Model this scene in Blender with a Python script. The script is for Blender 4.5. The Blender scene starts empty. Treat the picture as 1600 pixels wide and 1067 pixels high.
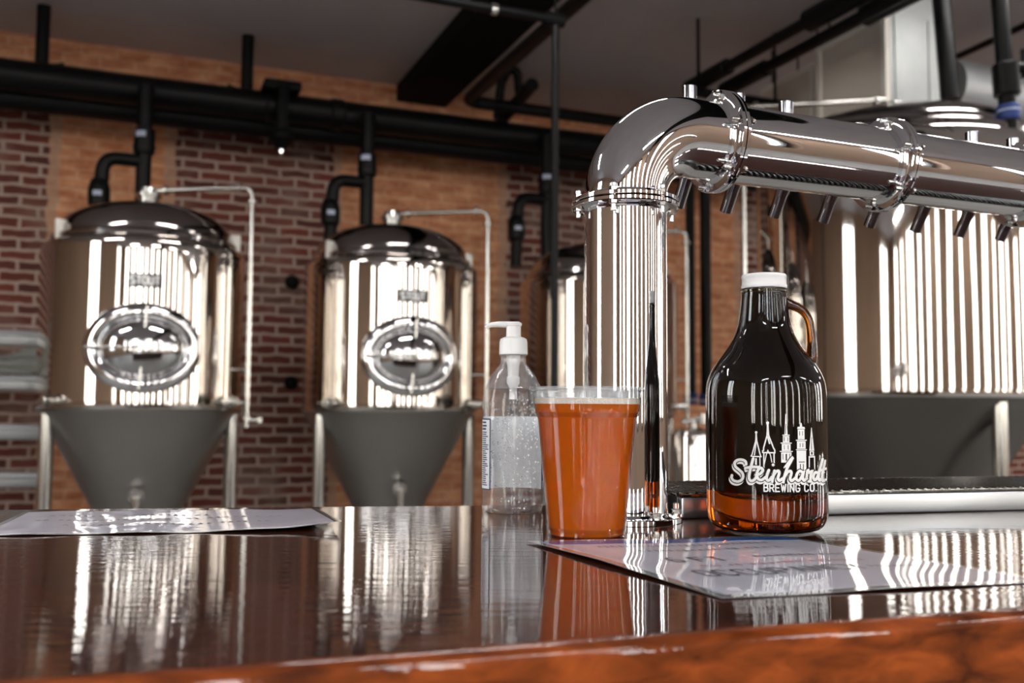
import bpy, bmesh, math, random
from mathutils import Vector, Matrix
PI=math.pi
S=bpy.context.scene
C=S.collection
random.seed(7)
# ------------------------------------------------------------------ camera model (1600x1067)
F=1500.0; PITCH=math.atan(107/F); ROLL=math.radians(.4)
CZ=1.198; BT=1.07
RM=Matrix.Rotation(PI/2+PITCH,3,'X')@Matrix.Rotation(ROLL,3,'Z')
def ray(x,y): return RM@Vector(((x-800)/F,-(y-533.5)/F,-1))
def onz(x,y,z):
    r=ray(x,y); t=(z-CZ)/r.z; return Vector((r.x*t,r.y*t,z))
def aty(x,y,Y):
    r=ray(x,y); t=Y/r.y; return Vector((r.x*t,Y,CZ+r.z*t))
WA=math.radians(22); wc,ws=math.cos(WA),math.sin(WA)
def RF(u,v,z): return Vector((u*wc-v*ws,u*ws+v*wc,z))       # room frame: u along the brick wall, v towards it
def toRF(p): return p.x*wc+p.y*ws,-p.x*ws+p.y*wc
def onv(x,y,v):
    r=ray(x,y); t=v/(-r.x*ws+r.y*wc); return Vector((r.x*t,r.y*t,CZ+r.z*t))
# ------------------------------------------------------------------ materials
def newmat(n):
    m=bpy.data.materials.new(n); m.use_nodes=True
    nt=m.node_tree; nt.nodes.clear()
    o=nt.nodes.new('ShaderNodeOutputMaterial'); b=nt.nodes.new('ShaderNodeBsdfPrincipled')
    nt.links.new(b.outputs[0],o.inputs[0]); return m,nt,b,o
def N(nt,t,**k):
    n=nt.nodes.new(t)
    for a,v in k.items():
        if a[0]=='_': n.inputs[int(a[1:])].default_value=v
        else: setattr(n,a,v)
    return n
def noise_bump(nt,b,scale,strength,dist=.01,stretch=(1,1,1),detail=2,inp='Normal'):
    tc=N(nt,'ShaderNodeTexCoord'); mp=N(nt,'ShaderNodeMapping'); mp.inputs['Scale'].default_value=stretch
    no=N(nt,'ShaderNodeTexNoise'); no.inputs['Scale'].default_value=scale; no.inputs['Detail'].default_value=detail
    bu=N(nt,'ShaderNodeBump'); bu.inputs['Strength'].default_value=strength; bu.inputs['Distance'].default_value=dist
    nt.links.new(tc.outputs['Object'],mp.inputs[0]); nt.links.new(mp.outputs[0],no.inputs['Vector'])
    nt.links.new(no.outputs['Fac'],bu.inputs['Height']); nt.links.new(bu.outputs[0],b.inputs[inp]); return no,mp,bu
def simple(n,col,rough=.5,metal=0,var=.12,vs=8,coat=0,bump=0,bs=40,trans=0,ior=1.45,spec=.5,**k):
    m,nt,b,o=newmat(n)
    b.inputs['Roughness'].default_value=rough; b.inputs['Metallic'].default_value=metal
    b.inputs['Coat Weight'].default_value=coat; b.inputs['Transmission Weight'].default_value=trans
    b.inputs['IOR'].default_value=ior; b.inputs['Specular IOR Level'].default_value=spec
    if var>0:
        tc=N(nt,'ShaderNodeTexCoord'); no=N(nt,'ShaderNodeTexNoise'); no.inputs['Scale'].default_value=vs; no.inputs['Detail'].default_value=4
        mx=N(nt,'ShaderNodeMix',data_type='RGBA'); mx.inputs['A'].default_value=(*[c*(1-var) for c in col],1); mx.inputs['B'].default_value=(*[min(1,c*(1+var)) for c in col],1)
        nt.links.new(tc.outputs['Object'],no.inputs['Vector']); nt.links.new(no.outputs['Fac'],mx.inputs['Factor']); nt.links.new(mx.outputs['Result'],b.inputs['Base Color'])
    else: b.inputs['Base Color'].default_value=(*col,1)
    if bump: noise_bump(nt,b,bs,bump)
    return m
M={}
M['chrome']=simple('chrome',(.80,.80,.82),.025,1,.02,30)
M['bolt']=simple('bolt_steel',(.78,.78,.76),.12,1,.05,60)
M['spout']=simple('spout_chrome',(.36,.36,.39),.05,1,.03,30)
M['blackmetal']=simple('black_painted_steel',(.003,.003,.0033),.55,0,.3,6,spec=.15)
M['beam']=simple('beam_black',(.004,.004,.004),.8,0,.3,3,spec=.15)
M['blacktube']=simple('black_pipe',(.0035,.0035,.004),.42,0,.3,10,spec=.22)
M['label_white']=simple('pipe_label',(.45,.5,.65),.4,0,.1)
M['label_blue']=simple('pipe_label_blue',(.02,.05,.22),.4,0,.1)
M['white_plastic']=simple('white_plastic',(.88,.88,.88),.3,0,.02)
M['cap_white']=simple('cap_white',(.80,.80,.81),.35,0,.03)
M['dome']=simple('tank_dome_steel',(.42,.39,.38),.10,1,.06,3,bump=.06,bs=5)
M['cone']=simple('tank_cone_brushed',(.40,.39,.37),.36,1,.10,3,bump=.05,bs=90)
M['vesselcone']=simple('vessel_cone_dim_reflection',(.17,.16,.15),.24,1,.1,3)  # darker than the dome steel: dark floor reflection put into the colour
M['rail']=simple('rail_aluminium',(.42,.43,.44),.5,1,.06,12)
M['leg']=simple('leg_steel',(.62,.61,.58),.2,1,.06,12)
M['galv']=simple('galvanised_sheet',(.40,.415,.41),.45,.6,.22,5)
M['panel']=simple('pale_panel',(.74,.68,.60),.5,0,.05,2)
M['paneltrim']=simple('pale_panel_trim',(.88,.84,.78),.5,0,.05,2)
M['ceil']=simple('ceiling_paint',(.56,.54,.565),.85,0,.12,1.5)
M['floor']=simple('floor_concrete',(.34,.33,.31),.45,0,.3,1.6,bump=.1,bs=20)
M['innerwall']=simple('inner_wall_paint',(.40,.28,.20),.8,0,.2,1)
M['darkframe']=simple('window_frame_paint',(.03,.028,.027),.5,0,.2)
M['cloth']=simple('pale_tarp',(.24,.24,.22),.8,0,.2,9)
M['lug']=simple('lug_steel',(.72,.70,.64),.4,.3,.06)
M['asphalt']=simple('ground_asphalt',(.16,.16,.16),.9,0,.2,.5)
M['cream_wall']=simple('outside_cream_wall',(.50,.43,.30),.9,0,.1,.5)
M['tan_wall']=simple('outside_tan_wall',(.33,.20,.13),.9,0,.1,.5)
M['logo']=simple('printed_white',(.85,.85,.83),.45,0,.02)
M['logodark']=simple('printed_gap',(.012,.004,.002),.25,0,.02)
M['ink']=simple('black_ink',(.015,.015,.02),.4,0,.1)
M['redink']=simple('red_ink',(.35,.08,.08),.4,0,.1)
M['navy']=simple('navy_label',(.01,.03,.10),.35,0,.1)
M['blue']=simple('header_blue',(.03,.12,.40),.25,0,.2,20,coat=1)
M['foam']=simple('beer_foam',(.86,.80,.72),.6,0,.06,120,bump=.3,bs=400)
M['letters']=simple('cast_letters',(.62,.62,.62),.35,.5,.05)
M['plate']=simple('name_plate_dark',(.05,.055,.06),.4,.5,.1)
# polished wavy tank shell
m,nt,b,o=newmat('tank_shell_polished'); M['shell']=m
b.inputs['Base Color'].default_value=(.63,.59,.55,1); b.inputs['Metallic'].default_value=1; b.inputs['Roughness'].default_value=.04
noise_bump(nt,b,2.2,.20,.018,(1,1,.22),2)
m,nt,b,o=newmat('door_mirror'); M['mirror']=m
b.inputs['Base Color'].default_value=(.62,.62,.63,1); b.inputs['Metallic'].default_value=1; b.inputs['Roughness'].default_value=.06
noise_bump(nt,b,6,.05,.01)
# drip tray satin steel
m,nt,b,o=newmat('satin_steel'); M['satin']=m
b.inputs['Base Color'].default_value=(.50,.505,.51,1); b.inputs['Metallic'].default_value=1; b.inputs['Roughness'].default_value=.30
noise_bump(nt,b,60,.05,.002,(.15,1,6))
m,nt,b,o=newmat('tray_grille'); M['grille']=m
b.inputs['Base Color'].default_value=(.17,.17,.165,1); b.inputs['Metallic'].default_value=1; b.inputs['Roughness'].default_value=.16
noise_bump(nt,b,110,.25,.002)
# varnished bar wood
m,nt,b,o=newmat('varnished_wood'); M['wood']=m
tc=N(nt,'ShaderNodeTexCoord'); mp=N(nt,'ShaderNodeMapping'); mp.inputs['Rotation'].default_value=(0,0,math.radians(-18.2)); mp.inputs['Scale'].default_value=(1.2,9,9)
n1=N(nt,'ShaderNodeTexNoise'); n1.inputs['Scale'].default_value=7; n1.inputs['Detail'].default_value=8; n1.inputs['Distortion'].default_value=.6
cr=N(nt,'ShaderNodeValToRGB'); e=cr.color_ramp.elements
e[0].position=.32; e[0].color=(.020,.0035,.001,1); e[1].position=.72; e[1].color=(.075,.015,.004,1)
nt.links.new(tc.outputs['Object'],mp.inputs[0]); nt.links.new(mp.outputs[0],n1.inputs['Vector']); nt.links.new(n1.outputs['Fac'],cr.inputs[0]); nt.links.new(cr.outputs[0],b.inputs['Base Color'])
b.inputs['Roughness'].default_value=.5; b.inputs['Coat Weight'].default_value=1; b.inputs['Coat Roughness'].default_value=.012; b.inputs['Coat IOR'].default_value=2.0
b.inputs['Specular IOR Level'].default_value=.05
mp2=N(nt,'ShaderNodeMapping'); mp2.inputs['Rotation'].default_value=(0,0,math.radians(-14)); mp2.inputs['Scale'].default_value=(3,24,24)
n2=N(nt,'ShaderNodeTexNoise'); n2.inputs['Scale'].default_value=4; n2.inputs['Detail'].default_value=4
bu=N(nt,'ShaderNodeBump'); bu.inputs['Strength'].default_value=.16; bu.inputs['Distance'].default_value=.0015
nt.links.new(tc.outputs['Object'],mp2.inputs[0]); nt.links.new(mp2.outputs[0],n2.inputs['Vector']); nt.links.new(n2.outputs['Fac'],bu.inputs['Height']); nt.links.new(bu.outputs[0],b.inputs['Coat Normal'])
M['litwood']=M['wood'].copy(); M['litwood'].name='varnished_wood_lit_edge'  # brighter copy of bar wood; window light on the edge put in its colour
for n_ in M['litwood'].node_tree.nodes:
    if n_.type=='VALTORGB': n_.color_ramp.elements[0].color=(.05,.009,.0015,1); n_.color_ramp.elements[1].color=(.36,.075,.012,1)
    if n_.type=='BUMP': n_.inputs['Strength'].default_value=.3
    if n_.type=='BSDF_PRINCIPLED': n_.inputs['Coat IOR'].default_value=1.5
# brick wall: red infill panels between orange piers
def wu(px):
    p=onv(px,640,7.05); return toRF(p)[0]
m,nt,b,o=newmat('brick_wall'); M['brick']=m
tc=N(nt,'ShaderNodeTexCoord'); sp=N(nt,'ShaderNodeSeparateXYZ'); cb=N(nt,'ShaderNodeCombineXYZ')
nt.links.new(tc.outputs['Object'],sp.inputs[0]); nt.links.new(sp.outputs[0],cb.inputs[0]); nt.links.new(sp.outputs[2],cb.inputs[1])
wob=N(nt,'ShaderNodeTexNoise'); wob.inputs['Scale'].default_value=9; wob.inputs['Detail'].default_value=3
wsub=N(nt,'ShaderNodeVectorMath',operation='SUBTRACT'); wsub.inputs[1].default_value=(.5,.5,.5)
wmul=N(nt,'ShaderNodeVectorMath',operation='SCALE'); wmul.inputs['Scale'].default_value=.03
wadd=N(nt,'ShaderNodeVectorMath',operation='ADD')
nt.links.new(cb.outputs[0],wob.inputs['Vector']); nt.links.new(wob.outputs['Color'],wsub.inputs[0]); nt.links.new(wsub.outputs[0],wmul.inputs[0]); nt.links.new(cb.outputs[0],wadd.inputs[0]); nt.links.new(wmul.outputs[0],wadd.inputs[1])
def bricks(c1,c2,mo,w,h,ms):
    t=N(nt,'ShaderNodeTexBrick'); t.inputs['Scale'].default_value=1; t.inputs['Brick Width'].default_value=w; t.inputs['Row Height'].default_value=h
    t.inputs['Mortar Size'].default_value=ms; t.inputs['Mortar Smooth'].default_value=.25
    t.inputs['Color1'].default_value=(*c1,1); t.inputs['Color2'].default_value=(*c2,1); t.inputs['Mortar'].default_value=(*mo,1)
    nt.links.new(wadd.outputs[0],t.inputs['Vector']); return t
red=bricks((.20,.045,.028),(.10,.028,.020),(.48,.36,.30),.225,.072,.0115)
ora=bricks((.62,.24,.11),(.55,.23,.12),(.78,.52,.36),.225,.072,.010)
dirt=N(nt,'ShaderNodeTexNoise'); dirt.inputs['Scale'].default_value=5; dirt.inputs['Detail'].default_value=9; dirt.inputs['Roughness'].default_value=.65
dm=N(nt,'ShaderNodeMapping'); dm.inputs['Scale'].default_value=(1,2.4,1)
nt.links.new(cb.outputs[0],dm.inputs[0]); nt.links.new(dm.outputs[0],dirt.inputs['Vector'])
dr=N(nt,'ShaderNodeValToRGB'); e=dr.color_ramp.elements; e[0].position=.36; e[0].color=(.46,.125,.035,1); e[1].position=.66; e[1].color=(.92,.50,.28,1)
nt.links.new(dirt.outputs['Fac'],dr.inputs[0])
mo=N(nt,'ShaderNodeMix',data_type='RGBA'); mo.inputs['Factor'].default_value=.66
nt.links.new(ora.outputs[0],mo.inputs['A']); nt.links.new(dr.outputs[0],mo.inputs['B'])
sm_=N(nt,'ShaderNodeTexNoise'); sm_.inputs['Scale'].default_value=2.3; sm_.inputs['Detail'].default_value=6
nt.links.new(cb.outputs[0],sm_.inputs['Vector'])
smr=N(nt,'ShaderNodeMapRange'); smr.inputs[1].default_value=.48; smr.inputs[2].default_value=.7; smr.inputs[3].default_value=0; smr.inputs[4].default_value=.65
nt.links.new(sm_.outputs['Fac'],smr.inputs[0])
mr=N(nt,'ShaderNodeMix',data_type='RGBA'); mr.inputs['B'].default_value=(.33,.235,.19,1)
nt.links.new(smr.outputs[0],mr.inputs['Factor']); nt.links.new(red.outputs[0],mr.inputs['A'])
# mask of red panels
def mth(op,a,bv):
    n=N(nt,'ShaderNodeMath',operation=op)
    for i,x in enumerate((a,bv)):
        if isinstance(x,(int,float)): n.inputs[i].default_value=x
        else: nt.links.new(x,n.inputs[i])
    return n.outputs[0]
jit=mth('MULTIPLY',mth('SUBTRACT',wob.outputs['Fac'],.5),.08)
uj=mth('ADD',sp.outputs[0],jit)
ranges=[(-9,wu(60)),(wu(262),wu(513)),(wu(790),wu(945)),(wu(1160),wu(1230)),(wu(1420),20)]
mask=None; frm=None
for a,bb in ranges:
    k=mth('MULTIPLY',mth('GREATER_THAN',uj,a),mth('LESS_THAN',uj,bb)); mask=k if mask is None else mth('MAXIMUM',mask,k)
    k2=mth('MULTIPLY',mth('GREATER_THAN',uj,a-.07),mth('LESS_THAN',uj,bb+.07)); frm=k2 if frm is None else mth('MAXIMUM',frm,k2)
zm=mth('LESS_THAN',sp.outputs[2],3.22)
mask=mth('MULTIPLY',mask,zm); frm=mth('MULTIPLY',mth('MULTIPLY',frm,zm),.55)
mf=N(nt,'ShaderNodeMix',data_type='RGBA'); mf.inputs['B'].default_value=(.43,.32,.245,1)
nt.links.new(frm,mf.inputs['Factor']); nt.links.new(mo.outputs['Result'],mf.inputs['A'])
fin=N(nt,'ShaderNodeMix',data_type='RGBA')
nt.links.new(mask,fin.inputs['Factor']); nt.links.new(mf.outputs['Result'],fin.inputs['A']); nt.links.new(mr.outputs['Result'],fin.inputs['B'])
nt.links.new(fin.outputs['Result'],b.inputs['Base Color']); b.inputs['Roughness'].default_value=.85
bu=N(nt,'ShaderNodeBump'); bu.inputs['Strength'].default_value=.4; bu.inputs['Distance'].default_value=.01; bu.invert=True
nt.links.new(red.outputs['Fac'],bu.inputs['Height']); nt.links.new(bu.outputs[0],b.inputs['Normal'])
# clear plastics, glass, liquids
def glass(n,col,ior,rough=0.0,absorb=None,dens=0):
    m=bpy.data.materials.new(n); m.use_nodes=True; nt=m.node_tree; nt.nodes.clear()
    o=nt.nodes.new('ShaderNodeOutputMaterial'); b=nt.nodes.new('ShaderNodeBsdfPrincipled')
    b.inputs['Base Color'].default_value=(*col,1); b.inputs['Transmission Weight'].default_value=1; b.inputs['IOR'].default_value=ior; b.inputs['Roughness'].default_value=rough
    nt.links.new(b.outputs[0],o.inputs[0])
    if absorb:
        v=nt.nodes.new('ShaderNodeVolumeAbsorption'); v.inputs['Color'].default_value=(*absorb,1); v.inputs['Density'].default_value=dens
        nt.links.new(v.outputs[0],o.inputs['Volume'])
    return m,nt,b
M['amberdark'],nt,b=glass('amber_glass_handle',(1,1,1),1.5,0,(.80,.60,.10),520)
M['amber'],nt,b=glass('amber_glass',(1,1,1),1.5,0,(.82,.60,.06),75)
M['darkcore']=simple('dark_beer_core',(.010,.0022,.0008),.4,0,.1,spec=.1)
noise_bump(nt,b,22,.10,.003,(1,1,.35))
def thin(n,tint,ior,bump=.1,scale=30,milky=0):
    m=bpy.data.materials.new(n); m.use_nodes=True; nt=m.node_tree; nt.nodes.clear()
    o=nt.nodes.new('ShaderNodeOutputMaterial'); t=nt.nodes.new('ShaderNodeBsdfTransparent'); t.inputs[0].default_value=(*tint,1)
    g=nt.nodes.new('ShaderNodeBsdfGlossy'); g.inputs['Roughness'].default_value=.02; fr=nt.nodes.new('ShaderNodeLayerWeight'); fr.inputs[0].default_value=.5; pw=nt.nodes.new('ShaderNodeMath'); pw.operation='POWER'; pw.inputs[1].default_value=4.5; ma=nt.nodes.new('ShaderNodeMath'); ma.operation='MULTIPLY_ADD'; ma.inputs[1].default_value=.93; ma.inputs[2].default_value=((ior-1)/(ior+1))**2; nt.links.new(fr.outputs['Facing'],pw.inputs[0]); nt.links.new(pw.outputs[0],ma.inputs[0])
    mx=nt.nodes.new('ShaderNodeMixShader'); nt.links.new(ma.outputs[0],mx.inputs[0]); nt.links.new(g.outputs[0],mx.inputs[2])
    src=t.outputs[0]
    if milky:
        d=nt.nodes.new('ShaderNodeBsdfDiffuse'); d.inputs[0].default_value=(.9,.93,.97,1); m2=nt.nodes.new('ShaderNodeMixShader'); m2.inputs[0].default_value=milky
        nt.links.new(t.outputs[0],m2.inputs[1]); nt.links.new(d.outputs[0],m2.inputs[2]); src=m2.outputs[0]
    nt.links.new(src,mx.inputs[1]); nt.links.new(mx.outputs[0],o.inputs[0])
    no,mp,bu=noise_bump(nt,g,scale,bump,.003,(1,1,.4)); nt.links.new(bu.outputs[0],fr.inputs['Normal'])
    return m
M['pet']=thin('clear_plastic',(.97,.97,.97),1.5)
M['gel']=thin('clear_gel_bottle',(1,1,1),1.45,.7,26,.07)
M['rimfilm']=thin('foamy_plastic_rim',(.93,.93,.93),1.6,.5,60,.2)
M['bubble']=thin('gel_bubble',(.93,.93,.93),1.7,0,30,.3)
m,nt,b,o=newmat('hazy_beer'); M['beer']=m
b.inputs['Base Color'].default_value=(.82,.205,.008,1); b.inputs['Roughness'].default_value=.2; b.inputs['IOR'].default_value=1.33
b.inputs['Subsurface Weight'].default_value=.6; b.inputs['Subsurface Radius'].default_value=(1,.3,.04); b.inputs['Subsurface Scale'].default_value=.03
tl=N(nt,'ShaderNodeBsdfTranslucent'); tl.inputs[0].default_value=(.98,.28,.012,1); mx=N(nt,'ShaderNodeMixShader'); mx.inputs[0].default_value=.45
nt.links.new(b.outputs[0],mx.inputs[1]); nt.links.new(tl.outputs[0],mx.inputs[2]); nt.links.new(mx.outputs[0],o.inputs[0])
# laminated paper
m,nt,b,o=newmat('laminated_paper'); M['paper']=m
b.inputs['Base Color'].default_value=(.80,.78,.90,1); b.inputs['Roughness'].default_value=.5; b.inputs['Coat Weight'].default_value=1; b.inputs['Coat Roughness'].default_value=.02; b.inputs['Coat IOR'].default_value=1.6
noise_bump(nt,b,9,.20,.004,(1,1,1),1,'Coat Normal')
m,nt,b,o=newmat('printed_blue'); M['sheetblue']=m
b.inputs['Base Color'].default_value=(.03,.13,.42,1); b.inputs['Roughness'].default_value=.5; b.inputs['Coat Weight'].default_value=1; b.inputs['Coat Roughness'].default_value=.02
M['lamedge']=simple('laminate_edge',(.35,.36,.38),.1,0,.05,20,coat=1,spec=.8)
m,nt,b,o=newmat('label_white_film'); M['labelwhite']=m
b.inputs['Base Color'].default_value=(.92,.94,.97,1); b.inputs['Roughness'].default_value=.5
tl=N(nt,'ShaderNodeBsdfTranslucent'); tl.inputs[0].default_value=(.92,.95,.98,1); mx=N(nt,'ShaderNodeMixShader'); mx.inputs[0].default_value=.15
nt.links.new(b.outputs[0],mx.inputs[1]); nt.links.new(tl.outputs[0],mx.inputs[2]); nt.links.new(mx.outputs[0],o.inputs[0])
# ------------------------------------------------------------------ mesh helpers
def finish(name,bm,mat,parent=None,smooth=True,ang=35,mats=None):
    me=bpy.data.meshes.new(name); bmesh.ops.recalc_face_normals(bm,faces=bm.faces) if not getattr(bm,'_keep',False) else None
    bm.to_mesh(me); bm.free()
    for mm in (mats or [mat]): me.materials.append(mm)
    if smooth:
        me.shade_smooth(); me.set_sharp_from_angle(angle=math.radians(ang))
    o=bpy.data.objects.new(name,me); C.objects.link(o)
    if parent: o.parent=parent
    return o
def NB(): return bmesh.new()
def lathe(bm,prof,seg=48,center=(0,0,0),closed=False,mat=None,mi=0):
    cx,cy,cz=center; rings=[]
    for r,z in prof:
        if r<1e-6: rings.append([bm.verts.new((0,0,z))])
        else: rings.append([bm.verts.new((r*math.cos(2*PI*i/seg),r*math.sin(2*PI*i/seg),z)) for i in range(seg)])
    vs=[v for r in rings for v in r]; fs=[]
    pr=list(zip(rings,rings[1:]))
    if closed: pr.append((rings[-1],rings[0]))
    for a,b_ in pr:
        for i in range(seg):
            j=(i+1)%seg
            if len(a)==1 and len(b_)==1: continue
            if len(a)==1: f=bm.faces.new((a[0],b_[i],b_[j]))
            elif len(b_)==1: f=bm.faces.new((a[i],a[j],b_[0]))
            else: f=bm.faces.new((a[i],a[j],b_[j],b_[i]))
            f.material_index=mi
    T=Matrix.Translation(Vector(center))
    if mat is not None: T=T@mat
    bmesh.ops.transform(bm,matrix=T,verts=vs); return vs
def align(d):
    return Vector((0,0,1)).rotation_difference(Vector(d).normalized()).to_matrix().to_4x4()
def cyl(bm,a,b_,r,seg=24,r2=None,bev=0):
    a=Vector(a); b_=Vector(b_); L=(b_-a).length; r2=r if r2 is None else r2
    if bev: prof=[(0,0),(r-bev,0),(r,bev),(r2,L-bev),(r2-bev,L),(0,L)]
    else: prof=[(0,0),(r,0),(r2,L),(0,L)]
    lathe(bm,prof,seg,a,mat=align(b_-a))
def hexn(bm,c,d,r,h): cyl(bm,Vector(c),Vector(c)+Vector(d).normalized()*h,r,6,bev=r*.12)
def box(bm,x0,x1,y0,y1,z0,z1,T=None,bev=0):
    vs=[bm.verts.new(p) for p in ((x0,y0,z0),(x1,y0,z0),(x1,y1,z0),(x0,y1,z0),(x0,y0,z1),(x1,y0,z1),(x1,y1,z1),(x0,y1,z1))]
    fs=[bm.faces.new([vs[i] for i in q]) for q in ((0,3,2,1),(4,5,6,7),(0,1,5,4),(1,2,6,5),(2,3,7,6),(3,0,4,7))]
    if bev:
        es=list({e for f in fs for e in f.edges}); r=bmesh.ops.bevel(bm,geom=es,offset=bev,segments=2,affect='EDGES',profile=.5); vs=list({v for v in r['verts']}|{v for v in vs if v.is_valid})
    if T is not None: bmesh.ops.transform(bm,matrix=T,verts=vs)
    return vs
TR=Matrix.Rotation(WA,4,'Z')                                   # room frame -> world
def rounded(pts,rad,n=8):
    pts=[Vector(p) for p in pts]; out=[pts[0]]
    for i in range(1,len(pts)-1):
        p=pts[i]; a=(pts[i-1]-p); b_=(pts[i+1]-p); r=min(rad,a.length*.49,b_.length*.49)
        A=p+a.normalized()*r; B=p+b_.normalized()*r
        for k in range(n+1):
            t=k/n; out.append(A*(1-t)**2+p*2*t*(1-t)+B*t*t)
    out.append(pts[-1]); return out
def tube(bm,pts,r,seg=16,cap=True,radii=None,flat=1.0,flatdir=None):
    pts=[Vector(p) for p in pts]; n=len(pts); rings=[]
    t0=(pts[1]-pts[0]).normalized(); nrm=t0.orthogonal().normalized() if flatdir is None else (Vector(flatdir)-t0*Vector(flatdir).dot(t0)).normalized()
    for i,p in enumerate(pts):
        t=((pts[min(i+1,n-1)]-pts[max(i-1,0)])).normalized()
        nrm=(nrm-t*nrm.dot(t)).normalized(); bn=t.cross(nrm); rr=radii[i] if radii else r
        rings.append([bm.verts.new(p+nrm*rr*flat*math.cos(2*PI*k/seg)+bn*rr*math.sin(2*PI*k/seg)) for k in range(seg)])
    for a,b_ in zip(rings,rings[1:]):
        for k in range(seg): bm.faces.new((a[k],a[(k+1)%seg],b_[(k+1)%seg],b_[k]))
    if cap: bm.faces.new(rings[0][::-1]); bm.faces.new(rings[-1])
def tag(o,label,cat,group=None,kind=None):
    o['label']=label; o['category']=cat
    if group: o['group']=group
    if kind: o['kind']=kind
    return o
def struct(o): o['kind']='structure'; return o
def empty(name,loc,label,cat,group=None,rz=0):
    o=bpy.data.objects.new(name,None); C.objects.link(o); o.location=loc; o.rotation_euler=(0,0,rz); o.empty_display_size=.1
    tag(o,label,cat,group); return o
def kids(o): return [c for c in bpy.data.objects if c.parent==o]
def copytree(o,parent=None):
    c=o.copy(); C.objects.link(c)
    if parent: c.parent=parent
    for k in kids(o):
        if k!=c: copytree(k,c)
    return c
# stroke font, unit box
FONT={'B':[[(0,0),(0,1)],[(0,1),(.55,1),(.8,.88),(.8,.64),(.55,.53),(0,.53)],[(.55,.53),(.9,.42),(.9,.12),(.6,0),(0,0)]],
'R':[[(0,0),(0,1),(.6,1),(.88,.86),(.88,.62),(.6,.48),(0,.48)],[(.5,.48),(.9,0)]],
'E':[[(.85,1),(0,1),(0,0),(.85,0)],[(0,.52),(.7,.52)]],'W':[[(0,1),(.22,0),(.5,.85),(.78,0),(1,1)]],'I':[[(.5,0),(.5,1)]],
'N':[[(0,0),(0,1),(.85,0),(.85,1)]],'G':[[(.85,.8),(.6,1),(.2,1),(0,.8),(0,.2),(.2,0),(.65,0),(.85,.2),(.85,.45),(.5,.45)]],
'C':[[(.85,.8),(.6,1),(.2,1),(0,.8),(0,.2),(.2,0),(.6,0),(.85,.2)]],'O':[[(.2,0),(0,.2),(0,.8),(.2,1),(.65,1),(.85,.8),(.85,.2),(.65,0),(.2,0)]],
'.':[[(.1,0),(.1,.02)]],'S':[[(.85,.82),(.62,1),(.22,1),(0,.8),(.05,.6),(.8,.4),(.85,.2),(.62,0),(.2,0),(0,.18)]],
'T':[[(0,1),(.9,1)],[(.45,1),(.45,0)]],'U':[[(0,1),(0,.2),(.2,0),(.65,0),(.85,.2),(.85,1)]],
'P':[[(0,0),(0,1),(.6,1),(.88,.86),(.88,.6),(.6,.45),(0,.45)]],'A':[[(0,0),(.45,1),(.9,0)],[(.18,.38),(.72,.38)]],
'Y':[[(0,1),(.45,.5),(.9,1)],[(.45,.5),(.45,0)]],'F':[[(.85,1),(0,1),(0,0)],[(0,.52),(.7,.52)]],
'6':[[(.8,.9),(.5,1),(.1,.75),(0,.3),(.2,0),(.65,0),(.85,.25),(.65,.52),(.2,.52),(0,.3)]],
'M':[[(0,0),(0,1),(.45,.4),(.9,1),(.9,0)]],'X':[[(0,0),(.85,1)],[(0,1),(.85,0)]]}
def textstrokes(s,x,y,w,h,gap=.28):
    out=[]; 
    for ch in s:
        if ch==' ': x+=w*.7; continue
        ww=.35 if ch in '.I' else 1
        for st in FONT[ch]:
            out.append([(x+((a-.5)*1+.17 if ch=='I' else a)*w, y+b_*h) for a,b_ in st])
        x+=w*(ww+gap)
    return out
def catmull(p,n=6):
    if len(p)<3: return p
    P=[p[0]]+list(p)+[p[-1]]; out=[]
    for i in range(1,len(P)-2):
        for k in range(n):
            t=k/n; o_=[]
            for c in range(2):
                a,b_,c_,d=P[i-1][c],P[i][c],P[i+1][c],P[i+2][c]
                o_.append(.5*((2*b_)+(c_-a)*t+(2*a-5*b_+4*c_-d)*t*t+(3*b_-a-3*c_+d)*t**3))
            out.append(tuple(o_))
    out.append(p[-1]); return out
def ribbon(bm,pts,w,fn,mi=0,maxseg=None):
    """flat stroke of width w along 2D pts, mapped through fn(x,y)->Vector"""
    q=[]
    for a,b_ in zip(pts,pts[1:]):
        L=math.hypot(b_[0]-a[0],b_[1]-a[1]); k=max(1,int(L/(maxseg or w))) 
        for i in range(k): q.append((a[0]+(b_[0]-a[0])*i/k,a[1]+(b_[1]-a[1])*i/k))
    q.append(pts[-1])
    L=[];R=[]
    n=len(q)
    for i,(x,y) in enumerate(q):
        a=q[max(0,i-1)]; b_=q[min(n-1,i+1)]; dx,dy=b_[0]-a[0],b_[1]-a[1]; l=math.hypot(dx,dy) or 1; dx/=l; dy/=l
        if i>0 and i<n-1:
            d1=(q[i][0]-q[i-1][0],q[i][1]-q[i-1][1]); l1=math.hypot(*d1) or 1
            cs=max(.55,(d1[0]*dx+d1[1]*dy)/l1)
        else: cs=1
        k=w/2/cs
        L.append(bm.verts.new(fn(x-dy*k,y+dx*k))); R.append(bm.verts.new(fn(x+dy*k,y-dx*k)))
    for i in range(n-1):
        try: f=bm.faces.new((L[i],R[i],R[i+1],L[i+1])); f.material_index=mi
        except ValueError: pass
def disc2(bm,x,y,r,fn,n=10,mi=0):
    f=bm.faces.new([bm.verts.new(fn(x+r*math.cos(2*PI*k/n),y+r*math.sin(2*PI*k/n))) for k in range(n)]); f.material_index=mi
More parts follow.
